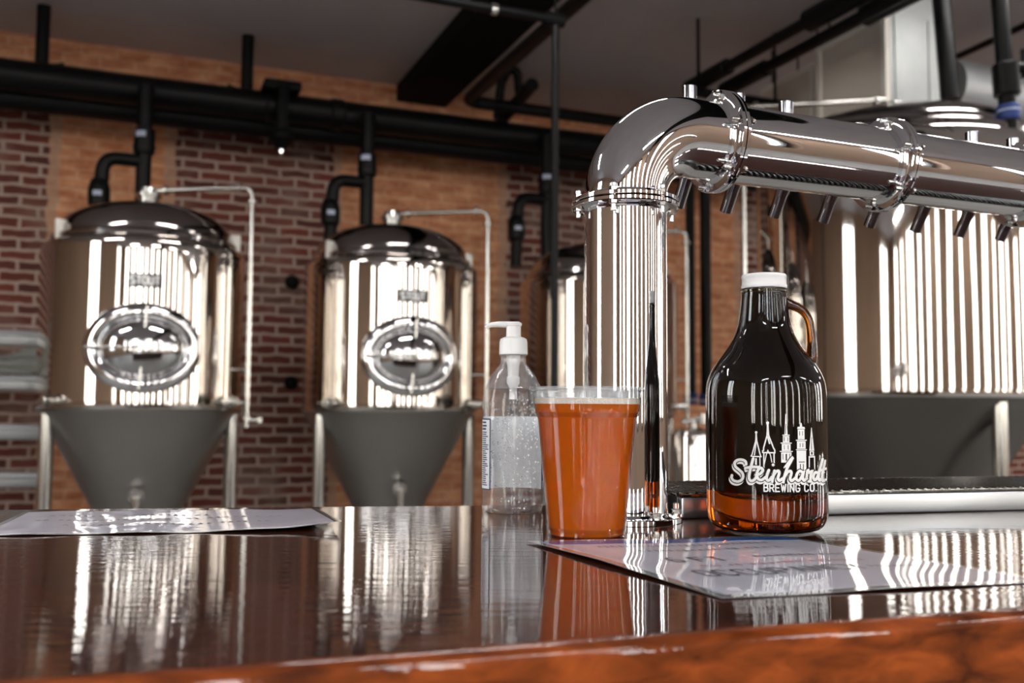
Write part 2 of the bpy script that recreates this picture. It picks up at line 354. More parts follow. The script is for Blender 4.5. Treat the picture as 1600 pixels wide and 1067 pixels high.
# ------------------------------------------------------------------ the room
U0,U1,V0,V1,ZC=-4.2,11.0,-3.2,7.05,3.69
bm=NB(); box(bm,U0-.3,U1+.3,0,.25,-.05,ZC+.15)
w=finish('wall_brick_far',bm,M['brick'],smooth=False); w.name='wall_far'; w.location=RF(0,V1,0); w.rotation_euler=(0,0,WA); struct(w)
bm=NB(); box(bm,U0-.3,U1+.3,V0-.3,V1+.3,-.12,0,TR); struct(finish('floor',bm,M['floor'],smooth=False))
bm=NB(); box(bm,U0-.3,U1+.3,V0-.3,V1+.3,ZC,ZC+.12,TR); struct(finish('ceiling',bm,M['ceil'],smooth=False))
SILL,HEAD=1.08,3.58
def wall_with_windows(name,along,spans,pos,thick,lo,hi,mat):
    """along 'u': wall at v=pos; along 'v': wall at u=pos"""
    bm=NB()
    def bx(a0,a1,z0,z1):
        if a1-a0<.001: return
        if along=='u': box(bm,a0,a1,pos,pos+thick,z0,z1,TR)
        else: box(bm,pos,pos+thick,a0,a1,z0,z1,TR)
    bx(lo,hi,0,SILL); bx(lo,hi,HEAD,ZC)
    x=lo
    for a,b_ in spans: bx(x,a,SILL,HEAD); x=b_
    bx(x,hi,SILL,HEAD)
    struct(finish(name,bm,mat,smooth=False))
wn=[0]
def window(along,a,b_,pos,cols,trans=2.65):
    wn[0]+=1; bm=NB(); d=.07
    def bx(a0,a1,z0,z1):
        if along=='u': box(bm,a0,a1,pos,pos+d,z0,z1,TR)
        else: box(bm,pos,pos+d,a0,a1,z0,z1,TR)
    bx(a,b_,SILL,SILL+.06); bx(a,b_,HEAD-.06,HEAD); bx(a,a+.06,SILL,HEAD); bx(b_-.06,b_,SILL,HEAD)
    for c in cols:
        x=a+(b_-a)*c; bx(x-.05,x+.05,SILL+.06,HEAD-.06)
    struct(finish('window_%d'%wn[0],bm,M['darkframe'],smooth=False))
back=[(-3.6,-3.1),(-2.5,-2.0),(-1.5,-.7),(-.2,.1),(.65,1.0),(1.65,1.95),(2.7,3.15),(3.9,4.15),(5.0,5.45),(6.2,6.8),(7.6,7.9),(8.6,9.2),(9.9,10.3)]
wall_with_windows('wall_back','u',back,V0-.25,.25,U0-.25,U1+.25,M['innerwall'])
for (a,b_),cols in zip(back,[(),(.5,),(.45,),(),(),(),(),(),(),(.35,),(),(),()]): window('u',a,b_,V0-.18,cols)
right=[(-2.6,-2.0),(-1.2,-.3),(.7,1.6)]
wall_with_windows('wall_right','v',right,U1,.25,V0,V1,M['innerwall'])
for (a,b_),cols in zip(right,[(),(.6,),()]): window('v',a,b_,U1+.08,cols)
left=[(-2.6,-1.6),(1.8,3.0)]
wall_with_windows('wall_left','v',left,U0-.25,.25,V0,V1,M['innerwall'])
for (a,b_),cols in zip(left,[(.5,),(.4,)]): window('v',a,b_,U0-.18,cols)
# outside: paved ground and the street fronts opposite
bm=NB(); box(bm,-60,70,-60,V0-.35,-.3,-.15,TR); box(bm,U1+.35,70,V0-.35,40,-.3,-.15,TR); box(bm,-60,U0-.35,V0-.35,40,-.3,-.15,TR)
struct(finish('ground',bm,M['asphalt'],smooth=False))
def portal(w_,h_,loc,rot):
    l=bpy.data.lights.new('window_portal','AREA'); l.shape='RECTANGLE'; l.size=w_; l.size_y=h_; l.energy=1
    l.cycles.is_portal=True
    o=bpy.data.objects.new('window_portal',l); C.objects.link(o); o.location=loc; o.rotation_euler=rot
zc=(SILL+HEAD)/2
portal(back[-1][1]-back[0][0],HEAD-SILL,RF((back[-1][1]+back[0][0])/2,V0-.3,zc),(PI/2,0,WA+PI))
portal(4.9,HEAD-SILL,RF(U1+.3,-.2,zc),(PI/2,0,WA-PI/2))
portal(6.2,HEAD-SILL,RF(U0-.3,.2,zc),(PI/2,0,WA+PI/2))
# ------------------------------------------------------------------ bar counter
n0=onz(200,1060,BT); n1=onz(1600,955,BT); d=(n1-n0).normalized()
bdir=d.copy(); BA=math.atan2(d.y,d.x)
A=n0-d*1.6; B=n0+d*2.6
f0=onz(0,796.5,BT); f1=onz(745,790,BT); fd=(f1-f0).normalized()
P0=f0-fd*1.1; P1=Vector((.10,f1.y+fd.y/fd.x*(.10-f1.x),BT)); P2=P1+bdir*2.3
bar=empty('bar_counter',(0.2,.9,0),'long varnished red-brown wooden bar counter with a glossy mirror-like top in the foreground','bar counter')
def prism(bm,poly,z0,z1):
    a=[bm.verts.new((p[0],p[1],z0)) for p in poly]; b_=[bm.verts.new((p[0],p[1],z1)) for p in poly]; n=len(poly)
    bm.faces.new(a[::-1]); t=bm.faces.new(b_)
    for i in range(n): bm.faces.new((a[i],a[(i+1)%n],b_[(i+1)%n],b_[i]))
    return t
fw=Vector((-bdir.y,bdir.x,0))*.012
bm=NB(); t=prism(bm,[A,B,B+fw,A+fw],BT-.085,BT)
bmesh.ops.bevel(bm,geom=[e for e in t.edges if (e.verts[0].co-A).dot(fw)<1e-6 and (e.verts[1].co-A).dot(fw)<1e-6],offset=.008,segments=6,affect='EDGES',profile=.5)
o_=finish('lit_front_edge',bm,M['litwood'],bar,ang=25); o_.location=-Vector(bar.location); o_['label']='rounded wooden front edge with window light put into its orange-brown colour'
bm=NB(); t=prism(bm,[A+fw*1.02,B+fw*1.02,P2,P1,P0],BT-.085,BT)
bmesh.ops.bevel(bm,geom=list(t.edges),offset=.0006,segments=1,affect='EDGES',profile=.55)
o_=finish('countertop',bm,M['wood'],bar,smooth=False); o_.location=-Vector(bar.location)
bm=NB(); k=Vector((-bdir.y,bdir.x,0))*.10
prism(bm,[A+k+bdir*.1,B+k-bdir*.1,P2-k*.6-bdir*.1,P1-k*.6,P0-k*.6+bdir*.1],0,BT-.086)
o_=finish('base_cabinet',bm,M['wood'],bar,smooth=False); o_.location=-Vector(bar.location)
# ------------------------------------------------------------------ laminated sheets
def sheet(name,label,c,nu,nv,hfun,parts):
    """c: four corners A(top-left) D(top-right) C(bottom-right) B(bottom-left)"""
    A_,D_,C_,B_=[Vector(p) for p in c]
    def at(u,v,lift=0):
        p=(A_*(1-u)+D_*u)*(1-v)+(B_*(1-u)+C_*u)*v
        return Vector((p.x,p.y,BT+.0006+hfun(u,v)+lift))
    root=empty(name,((A_+C_)/2),label,'laminated sheet'); off=Vector(root.location)
    def grid(u0,u1,v0,v1,lift,thick):
        bm=NB(); g=[[bm.verts.new(at(u0+(u1-u0)*i/nu,v0+(v1-v0)*j/nv,lift+thick)-off) for j in range(nv+1)] for i in range(nu+1)]
        for i in range(nu):
            for j in range(nv): bm.faces.new((g[i][j],g[i+1][j],g[i+1][j+1],g[i][j+1]))
        bmesh.ops.recalc_face_normals(bm,faces=bm.faces)
        if sum(f.normal.z for f in bm.faces)<0: bmesh.ops.reverse_faces(bm,faces=bm.faces)
        if thick: 
            r=bmesh.ops.extrude_face_region(bm,geom=bm.faces[:]); 
            for v in [x for x in r['geom'] if isinstance(x,bmesh.types.BMVert)]: v.co.z+=0
            for v in [x for x in bm.verts if x not in r['geom']]: v.co.z-=thick
        bm._k=0 if False else None if False else None
        return bm
    def mk(nm,mt,u0,u1,v0,v1,lift,thick):
        bm=NB(); g=[]; 
        for j in range(nv+1):
            g.append([[bm.verts.new(at(u0+(u1-u0)*i/nu,v0+(v1-v0)*j/nv,lift+h)-off) for i in range(nu+1)] for h in (0,thick)])
        for j in range(nv):
            for i in range(nu):
                bm.faces.new((g[j][1][i],g[j][1][i+1],g[j+1][1][i+1],g[j+1][1][i])); bm.faces.new((g[j][0][i],g[j+1][0][i],g[j+1][0][i+1],g[j][0][i+1]))
        for j in range(nv):
            for i in (0,nu): bm.faces.new((g[j][0][i],g[j][1][i],g[j+1][1][i],g[j+1][0][i]))
        for i in range(nu):
            for j in (0,nv): bm.faces.new((g[j][0][i],g[j][1][i],g[j][1][i+1],g[j][0][i+1]))
        return finish(nm,bm,mt,root,ang=50)
    mk('laminate_film',M['lamedge'],0,1,0,1,0,.0004)
    for nm,mt,u0,u1,v0,v1 in parts: mk(nm,mt,u0,u1,v0,v1,.00042 if nm=='printed_paper' else .0006,.00012)
    return root,at,off
Ap=onz(822,848,BT); Bp=onz(1128,937,BT); Dp=onz(1228,839,BT); Cp=Bp+(Dp-Ap)*1.02+Vector((.0,.02,0))
def h1(u,v): 
    return .0015*(1+math.sin(u*9+v*3))*.5*math.sin(PI*min(1,max(0,u)))+.003*math.exp(-((u)**2)/.01)*(1-abs(v-.45)*1.6 if abs(v-.45)<.6 else 0)
r1,at1,off1=sheet('notice_sheet','large laminated notice with a blue heading lying in front of the cup and growler',(Ap,Dp,Cp,Bp),40,40,h1,
   [('printed_paper',M['paper'],.035,.965,.03,.965),('blue_heading',M['sheetblue'],.035,.965,.03,.115)])
bm=NB(); fn=lambda x,y: at1(x,1-y,.0009)-off1
def addtxt(s,x,y,w,h,sw):
    bm=NB()
    for st in textstrokes(s,x,y,w,h): ribbon(bm,st,sw,fn)
    finish('text_line',bm,M['ink'],r1,smooth=False)
addtxt('OCCUPANCY',.16,.265,.046,.085,.0095); addtxt('6 FT',.22,.50,.044,.075,.0095)
rnd=random.Random(3)
def scribble(x0,x1,y,h,sw,mt='ink',par=None):
    bm=NB(); x=x0
    while x<x1:
        w_=rnd.uniform(.010,.022); ribbon(bm,[(x,y+rnd.uniform(0,.3)*h),(x+w_*.3,y+h*rnd.uniform(.7,1)),(x+w_*.7,y+rnd.uniform(0,.3)*h)],sw,fn); x+=w_+.010+(.02 if rnd.random()<.18 else 0)
    return finish('text_line',bm,M[mt],par or r1,smooth=False)
scribble(.16,.80,.80,.035,.006); scribble(.24,.74,.70,.035,.006); scribble(.52,.84,.53,.035,.006)
scribble(.70,.86,.29,.035,.006)
scribble(.25,.78,.41,.030,.006,'redink')['label']='row of small red print'
L1=onz(37,801,BT); L2=onz(494,796.5,BT); L3=onz(533,829,BT); L4=L3+(L1-L2)*1.02+Vector((0,-.012,0))
def h2(u,v): return .008*max(0,u-.55)**2/.2*v+.0012*math.sin(u*11)**2
r2,at2,off2=sheet('menu_sheet','laminated white sheet lying at the far left of the bar top, right corner curling up',(L1,L2,L3,L4),40,12,h2,[('printed_paper',M['paper'],.02,.98,.03,.97)])
bm=NB(); fn=lambda x,y: at2(x,1-y,.0009)-off2
for a_ in ((.12,.62,.70),(.1,.5,.5),(.55,.86,.55),(.2,.8,.3)): scribble(*a_,.05,.006,'ink',r2)
# ------------------------------------------------------------------ plastic beer cup
cc=onz(918,838,BT); cc=Vector((cc.x,cc.y+.012,BT+.0003)); s=cc.y/F
cup=empty('beer_cup',cc,'clear plastic cup full of hazy orange beer with a thin white head','cup')
def hz(py,base=838): return (base-py)*s
outer=[(0,.0),(56*s,.0),(58.5*s,.0015),(58.5*s,hz(829)),(60*s,hz(826)),(60.6*s,hz(824)),(77*s,hz(659)),(77.6*s,hz(657)),(81*s,hz(650)),(82.3*s,hz(643)),(84.5*s,hz(617)),(85.5*s,hz(615.5)),(88.5*s,hz(615.5)),(89.3*s,hz(613.5)),(88.5*s,hz(611.5)),(86.5*s,hz(611))]
th=.0006
inner=[(84*s,hz(613.5)),(83.4*s,hz(617)),(81.4*s,hz(643)),(80*s,hz(650)),(76.2*s,hz(658)),(59.6*s,hz(823)),(58.2*s,hz(827)),(58*s,hz(836.5)),(0,hz(837))]
bm=NB(); lathe(bm,outer+inner,96); finish('cup_wall',bm,M['pet'],cup)
bm=NB(); lathe(bm,[(83.6*s,hz(627)),(84.7*s,hz(617.5)),(88.7*s,hz(616)),(89.8*s,hz(613.6)),(88.6*s,hz(610.8)),(86*s,hz(610.6)),(84.2*s,hz(614)),(82.8*s,hz(627))],96,closed=True); finish('cup_rim',bm,M['rimfilm'],cup)['label']='rolled clear plastic rim streaked with foam'
bm=NB(); lathe(bm,[(78.0*s,hz(656.8)),(81.4*s,hz(650)),(82*s,hz(650)),(78.4*s,hz(657.4))],96,closed=True); finish('stacking_ledge',bm,M['pet'],cup)
bm=NB(); lathe(bm,[(56*s,hz(838)),(59.2*s,hz(836)),(59.6*s,hz(829)),(61.4*s,hz(825)),(61.0*s,hz(824)),(58.4*s,hz(829)),(57*s,hz(834))],96,closed=True); finish('cup_foot',bm,M['pet'],cup)
liq=[(0,hz(836)),(56*s,hz(836)),(57.6*s,hz(834)),(57.6*s,hz(829)),(58.6*s,hz(826)),(59.3*s,hz(822)),(75.8*s,hz(659)),(79.6*s,hz(650.5)),(80.9*s,hz(643)),(81.3*s,hz(637)),(0,hz(637))]
bm=NB(); lathe(bm,liq,96); finish('beer',bm,M['beer'],cup)
fo=[(0,hz(636.8)),(81.3*s,hz(636.8)),(82.0*s,hz(628)),(80*s,hz(627.6)),(70*s,hz(629.5)),(0,hz(630))]
bm=NB(); lathe(bm,fo,96); finish('foam_head',bm,M['foam'],cup)
# ------------------------------------------------------------------ growler
gc=onz(1200.5,829,BT); gc=Vector((gc.x,gc.y+.006,BT+.0018)); s=gc.y/F
gr=empty('growler',gc,'dark amber glass growler jug with a white screw cap and printed white logo','growler')
def hz(py,base=829): return (base-py)*s
prof=[(60,833-4-829+829)] # placeholder replaced below
pp=[(0,822),(40,824),(62,829),(74,828.5),(83,824),(88.5,815),(91,804),(91.7,790),(91.7,640),(91.2,615),(88.5,600),(83,587),(75.5,575),(66,562.5),(56,549),(47.5,534),(42,520),(38.5,502),(36.5,485),(35,470),(34,463),(34,460),(31,459)]
prof=[(r*s,hz(y)) for r,y in pp]+[(31*s,hz(441)),(0,hz(441))]
# smooth the silhouette
def smoothprof(p,it=2):
    for _ in range(it):
        q=[p[0]]
        for a,b_ in zip(p,p[1:]): q+= [(a[0]*.75+b_[0]*.25,a[1]*.75+b_[1]*.25),(a[0]*.25+b_[0]*.75,a[1]*.25+b_[1]*.75)]
        q.append(p[-1]); p=q
    return p
bm=NB(); lathe(bm,smoothprof(prof[:-2])+prof[-2:],128); finish('jug_body',bm,M['amber'],gr,ang=60)
ins=[(0,770),(86.5,770),(87.3,764)]+[(r-4.2,y) for r,y in pp if y<760]
bm=NB(); lathe(bm,[(r*s,hz(y)) for r,y in ins]+[(0,hz(459))],96); finish('dark_beer_core',bm,M['darkcore'],gr,ang=60)  # dark insert stops short of the base, shaped to leave an orange glow
# ring handle
hp=[(1226,476),(1240,482),(1256,490),(1266.5,504),(1270.5,525),(1272,548),(1270.5,566),(1262,580)]
pts=[Vector(((x-1200.5)*s,0,hz(y))) for x,y in hp]
sm=[]
for i in range(len(pts)-1):
    a=pts[max(0,i-1)];b_=pts[i];c_=pts[i+1];d_=pts[min(len(pts)-1,i+2)]
    for k in range(6):
        t=k/6; sm.append(.5*((2*b_)+(c_-a)*t+(2*a-5*b_+4*c_-d_)*t*t+(3*b_-a-3*c_+d_)*t**3))
sm.append(pts[-1]); nn=len(sm)
bm=NB(); tube(bm,sm,.005,20,radii=[s*(9.5-3*math.sin(PI*min(1,i/nn*1.2))) for i in range(nn)],flat=1.25,flatdir=(0,1,0)); h_=finish('handle',bm,M['amberdark'],gr,ang=60)
h_.rotation_euler=(0,0,-.18)
bm=NB(); seg=90; cp=[(30,hz(457)/s),(34.3,hz(457)/s),(35.2,hz(455.5)/s),(35.2,hz(452)/s),(34.2,hz(450.5)/s),(34.2,hz(441)/s),(34.8,hz(439.5)/s),(34.6,hz(437)/s),(33.3,hz(435)/s),(0,hz(434.3)/s)]
lathe(bm,[(r*s,z*s) for r,z in cp],seg)
for v in bm.verts:
    if abs(v.co.z-hz(450.5))<1e-4 or abs(v.co.z-hz(441))<1e-4:
        a=math.atan2(v.co.y,v.co.x); k=round((a/(2*PI))*seg)
        if k%2: v.co.x*=.985; v.co.y*=.985
finish('screw_cap',bm,M['cap_white'],gr,ang=50)
bm=NB(); lathe(bm,[(r*s,hz(y)) for r,y in [(33,464.5),(35.5,463.5),(36,461.5),(35.5,459.8),(33,459)]],64,closed=True); finish('neck_ring',bm,M['amberdark'],gr)
# logo traced in its own flat coordinates, wrapped on the glass
R0=91.7
view=math.atan2(gc.x,gc.y)
def wrap(lift):
    def fn(x,y):
        px=1130+x/7.11; py=650+y/7.11
        k=max(-.999,min(.999,(px-1200.5)/R0)); a=math.asin(k); rr=(R0*s+lift)
        ang=-PI/2-view+a
        return Vector((rr*math.cos(ang),rr*math.sin(ang),hz(py)-.0))
    return fn
script=[[(300,545),(292,515),(258,500),(212,506),(182,535),(190,575),(225,605),(258,635),(268,675),(250,712),(212,730),(170,722),(148,695),(152,668)],
 [(372,485),(352,560),(335,630),(328,685),(345,716),(378,706),(405,670)],[(292,585),(360,572),(435,572)],
 [(400,655),(440,640),(468,605),(452,580),(424,595),(408,645),(420,692),(455,703),(492,675)],
 [(528,600),(508,655),(506,695),(528,706),(556,670)],
 [(585,605),(572,660),(560,705)],[(566,670),(596,618),(624,606),(632,630),(618,680),(632,706),(662,684)],
 [(700,560),(740,500),(768,468),(752,500),(715,570),(690,640),(672,708)],[(684,665),(716,618),(744,608),(752,632),(740,684),(756,708),(790,680)],
 [(868,625),(838,606),(808,640),(802,688),(826,706),(856,665),(876,612),(866,676),(880,706),(906,684)],
 [(905,680),(918,602),(936,626),(962,612),(950,650),(944,706)],
 [(1022,630),(994,628),(976,672),(990,706),(1016,680),(1048,590),(1078,492)],[(1048,590),(1030,676),(1042,712),(1062,694)],
 [(1108,512),(1086,590),(1070,680),(1080,722),(1106,712)],[(1060,606),(1112,596)]]
bm=NB()
for st in script:
    c_=catmull(st,5)
    ribbon(bm,[(x-10,y+24) for x,y in c_],40,wrap(.00010),0,9); ribbon(bm,c_,46,wrap(.00018),1,9); ribbon(bm,c_,28,wrap(.00026),0,9)
    for e_ in (st[0],st[-1]):
        disc2(bm,e_[0],e_[1],14,wrap(.00026)); 
disc2(bm,572,545,24,wrap(.00018),mi=1); disc2(bm,572,545,15,wrap(.00026))
T=lambda *p,w=11,l=.00008: ribbon(bm,list(p),w,wrap(l),0,14)
# five church towers above the lettering
disc2(bm,405,212,14,wrap(.00008)); T((405,215),(400,300),(362,440),(350,462),(450,462),(440,430),(410,300),(405,215),w=13); T((405,300),(385,450)); T((375,465),(372,600)); T((440,465),(440,600)); T((400,480),(400,570),w=18)
disc2(bm,522,112,15,wrap(.00008)); T((522,115),(515,240),(478,372),(478,395),(470,400),(470,420),(590,420),(590,392),(578,372),(530,240),(522,115),w=14); T((520,250),(540,330),w=16); T((480,420),(478,600),w=13); T((582,420),(582,560),w=13)
T((478,560),(505,440),(520,395),(545,440),(560,520),w=10)
def fillq(q,l=.00008,mi=0):
    f=bm.faces.new([bm.verts.new(wrap(l)(x,y)) for x,y in q]); f.material_index=mi
def stack(cx,rows):
    for y0,y1,w0,w1 in rows:
        n_=3
        for i in range(n_):
            a=i/n_; b2=(i+1)/n_
            fillq([(cx-w0+2*w0*a,y0),(cx-w0+2*w0*b2,y0),(cx-w1+2*w1*b2,y1),(cx-w1+2*w1*a,y1)])
stack(705,[(20,232,3,16),(232,242,36,36),(246,312,32,32),(314,324,56,56),(328,398,44,44),(400,410,66,66),(414,520,52,52)])
stack(858,[(110,150,5,14),(150,172,34,40),(176,280,34,34),(284,296,56,56),(300,378,44,44),(382,392,56,56),(396,600,48,48)])
stack(965,[(160,400,3,26),(404,450,22,22),(455,470,34,34)])
T((938,470),(936,600)); T((992,470),(994,600))
K=lambda *p,w=6: ribbon(bm,list(p),w,wrap(.00013),1,14)
K((705,120),(700,225)); K((685,258),(685,300)); K((722,258),(722,300)); K((684,340),(684,385)); K((724,340),(724,385)); K((672,430),(672,490)); K((705,430),(705,500),w=14); K((738,430),(738,490))
K((842,195),(842,240)); K((872,195),(872,240)); K((845,320),(845,360)); K((872,320),(872,360)); K((830,515),(890,515),w=8); K((845,535),(845,600),w=8); K((875,535),(875,600),w=8)
K((965,260),(960,390)); K((965,412),(965,440),w=14)
for st in textstrokes('BREWING CO.',0,0,1,1,.33):
    pts2=[(478+x*43.5,818-y*74) for x,y in st]
    ribbon(bm,pts2,13.5,wrap(.00026),0,14)
    for q_ in (pts2[0],pts2[-1]): disc2(bm,q_[0],q_[1],6.7,wrap(.00026))
bmesh.ops.recalc_face_normals(bm,faces=bm.faces)
lo_=finish('printed_logo',bm,None,gr,smooth=False,mats=[M['logo'],M['logodark']]); lo_['label']='white printed script lettering under a row of church towers'
# ------------------------------------------------------------------ hand sanitiser bottle
sc=onz(800.5,799,BT); sc=Vector((sc.x,sc.y,BT+.0002)); s=sc.y/F
sb=empty('sanitizer_bottle',sc,'clear pump bottle of bubbly hand gel with a white dispenser head','bottle')
def hz(py,base=799): return (base-py)*s
op=[(0,797),(36,798),(43,799),(46.5,796),(48.3,790),(47.5,781),(47.2,770),(47,650),(47,640),(47,628),(45.2,617),(42.5,606),(38,596),(31.5,586),(25,577),(20.5,571),(19.5,566),(19.5,560),(20.5,558)]
ip=[(19,558),(18,562),(18,570),(23,578),(30,587.5),(36,596.5),(40.7,606.5),(42.2,610),(0,610)]
bm=NB(); lathe(bm,[(r*s,hz(y)) for r,y in op+ip],96)
for v in bm.verts:
    if v.co.z<hz(777):
        a=math.atan2(v.co.y,v.co.x); k=1-.012*math.cos(6*a); v.co.x*=k; v.co.y*=k
finish('bottle_body',bm,M['gel'],sb,ang=60)
rb=random.Random(5)
bm=NB()
for i in range(420):
    a=rb.uniform(0,2*PI); r_=math.sqrt(rb.random())*41*s; z=hz(rb.uniform(625,786)); q=rb.choice((.0005,.0007,.0009,.0012))
    m4=Matrix.Translation((r_*math.cos(a),r_*math.sin(a),z)); bmesh.ops.create_icosphere(bm,subdivisions=1,radius=q,matrix=m4)
o_=finish('gel_bubbles',bm,M['bubble'],sb); o_['kind']='stuff'
# pump: collar, stem, nozzle, dip pieces
bm=NB(); lathe(bm,[(r*s,hz(y)) for r,y in [(0,557),(21.5,557),(22.3,556),(21.8,537),(20.5,532),(16,529.5),(12,528.5),(11.5,527),(11.3,512),(12.5,511),(12.8,507.5),(11,506),(0,505.6)]],64)
finish('pump_collar',bm,M['white_plastic'],sb)
bm=NB(); npts=[(9,509.5),(-10,509.5),(-24,509),(-34,509.8),(-41,512),(-43.5,515)]
tube(bm,[Vector((x*s,0,hz(y))) for x,y in npts],.003,16,radii=[5.2*s,5.2*s,4.6*s,4*s,3.5*s,3*s],flat=1.0); finish('pump_nozzle',bm,M['white_plastic'],sb)
bm=NB(); lathe(bm,[(r*s,hz(y)) for r,y in [(0,557),(11,557),(11,566),(9,576),(8.5,590),(10,592),(10,601),(7,606),(6,609),(6,626),(0,626)]],32); finish('dip_tube',bm,M['white_plastic'],sb)
def arc(bm,a0,a1,r,z0,z1,n=24,th=.0002):
    R_=[]
    for i in range(n+1):
        a=a0+(a1-a0)*i/n; R_.append([bm.verts.new((q*math.cos(a),q*math.sin(a),z)) for q,z in ((r,z0),(r,z1),(r+th,z1),(r+th,z0))])
    for p,q in zip(R_,R_[1:]):
        for k in range(4): bm.faces.new((p[k],p[(k+1)%4],q[(k+1)%4],q[k]))
    bm.faces.new(R_[0]); bm.faces.new(R_[-1][::-1])
rl=47.15*s
bm=NB(); arc(bm,math.radians(-8),math.radians(172),rl,hz(766),hz(653),40); finish('front_label',bm,M['labelwhite'],sb)['label']='white film label on the far side of the bottle'
bm=NB(); arc(bm,math.radians(184),math.radians(224),rl,hz(764),hz(656),20); bl=finish('back_label',bm,M['navy'],sb)
bm=NB(); arc(bm,math.radians(186),math.radians(221.5),rl+.0002,hz(762.5),hz(658),20); finish('label_panel',bm,M['labelwhite'],bl)
bm=NB(); fl=lambda a,z: Vector(((rl+.00045)*math.cos(math.radians(a)),(rl+.00045)*math.sin(math.radians(a)),hz(z)))
y=662
while y<760:
    ribbon(bm,[(190,y),(rb.uniform(208,219),y)],1.6 if y>672 else 2.6,fl,0,4); y+=3.2 if y>672 else 5
finish('small_print',bm,M['navy'],bl,smooth=False)
bm=NB(); arc(bm,math.radians(-22),math.radians(-6),rl+.0002,hz(765),hz(668),10); finish('side_label',bm,M['navy'],sb)['label']='narrow navy edge of the label on the right side'
bm=NB(); fl=lambda a,z: Vector(((rl+.0006)*math.cos(math.radians(a)),(rl+.0006)*math.sin(math.radians(a)),hz(z)))
for y0 in (752,754.5,757,759.5,762): ribbon(bm,[(-20,y0),(-9,y0)],1.2,fl,0,4)
finish('bar_code_stripes',bm,M['labelwhite'],sb,smooth=False)
# ------------------------------------------------------------------ tap tower of flanged chrome pipe
tb=onz(977,812,BT); TX,TY=tb.x,tb.y-.005
PA=math.radians(22.8); ax=Vector((math.cos(PA),math.sin(PA),0)); bk=Vector((-math.sin(PA),math.cos(PA),0)); up=Vector((0,0,1))
RP=.0492; TZ=BT; PZ=CZ+.338
tower=empty('tap_tower',(TX,TY,BT),'large polished chrome pipe beer tower with a curved elbow and bolted flanges','beer tower')
def P(t,b_=0,z=0): return ax*t+bk*b_+up*(PZ-BT+z)               # local coordinates on the horizontal run
zf1=CZ+.246-BT
bm=NB(); cyl(bm,(0,0,.006),(0,0,zf1-.005),RP,96); finish('column',bm,M['chrome'],tower)
Rb=.086; zc_=PZ-BT-Rb
pts=[Vector((0,0,zf1+.005))]+[Vector((0,0,zc_))+ax*(Rb-Rb*math.cos(a))+up*Rb*math.sin(a) for a in [PI/2*i/28 for i in range(29)]]+[P(.126)]
bm=NB(); tube(bm,pts,RP,96); finish('elbow',bm,M['chrome'],tower,ang=60)
tf=[.132,.403,.673,.943]
for i in range(3):
    bm=NB(); tube(bm,[P(tf[i]+.006),P(tf[i+1]-.006)],RP,96); finish('pipe_section',bm,M['chrome'],tower,ang=60)
def flange(c,n,side,nb=8,ph=0.0,lower=True,R_=.0640):
    n=Vector(n).normalized(); c=Vector(c)
    bm=NB()
    for sgn in ((-1,1) if lower else (1,)):
        a=c+n*sgn*.0006; prof=[(RP-.004,0),(R_-.0008,0),(R_,.0008),(R_,.0042),(R_-.0012,.0052),(RP+.006,.0056),(RP+.002,.0075),(RP+.0002,.0105),(RP-.004,.0105)]
        lathe(bm,prof,96,a,mat=align(n*sgn),closed=True)
    f=finish('flange',bm,M['chrome'],tower)
    x=side-n*side.dot(n); x.normalize(); y_=n.cross(x)
    for k in range(nb):
        a=ph+2*PI*k/nb; p=c+(x*math.cos(a)+y_*math.sin(a))*(R_-.0062)
        bm=NB()
        hexn(bm,p+n*.0048,n,.0056,.0052); cyl(bm,p-n*(.018 if lower else .001),p+n*.015,.0030,12,bev=.0005)
        if lower: hexn(bm,p-n*.0100,n,.0056,.0052)
        else: cyl(bm,p+n*.0048,p+n*.0068,.0075,20)
        lathe(bm,[(0,.0),(.0042,.0006),(.0040,.004),(.0022,.0062),(0,.0068)],16,p+n*.0100,mat=align(n))
        finish('bolt',bm,M['bolt'],tower)
flange((0,0,zf1),(0,0,1),Vector((1,0,0)),6,math.radians(-110))
for t in tf[:3]: flange(P(t),ax,up,6,math.radians(17))
bm=NB(); lathe(bm,[(RP-.004,0),(.0655,0),(.0660,.0006),(.0660,.0055),(.065,.0066),(RP+.005,.007),(RP+.001,.010),(RP-.004,.010)],96,closed=True); finish('base_flange',bm,M['chrome'],tower)
for k in range(6):
    a=math.radians(-62+60*k); p=Vector((math.cos(a),math.sin(a),0))*.0585
    bm=NB(); cyl(bm,p+up*.0066,p+up*.0082,.0078,24); hexn(bm,p+up*.0082,up,.0062,.006); cyl(bm,p+up*.0142,p+up*.021,.0036,16,bev=.0008)
    finish('bolt',bm,M['bolt'],tower)
# end cap of the run (outside the frame)
bm=NB(); cyl(bm,P(tf[3]-.006),P(tf[3]),RP,96,bev=.002); finish('end_cap',bm,M['chrome'],tower)
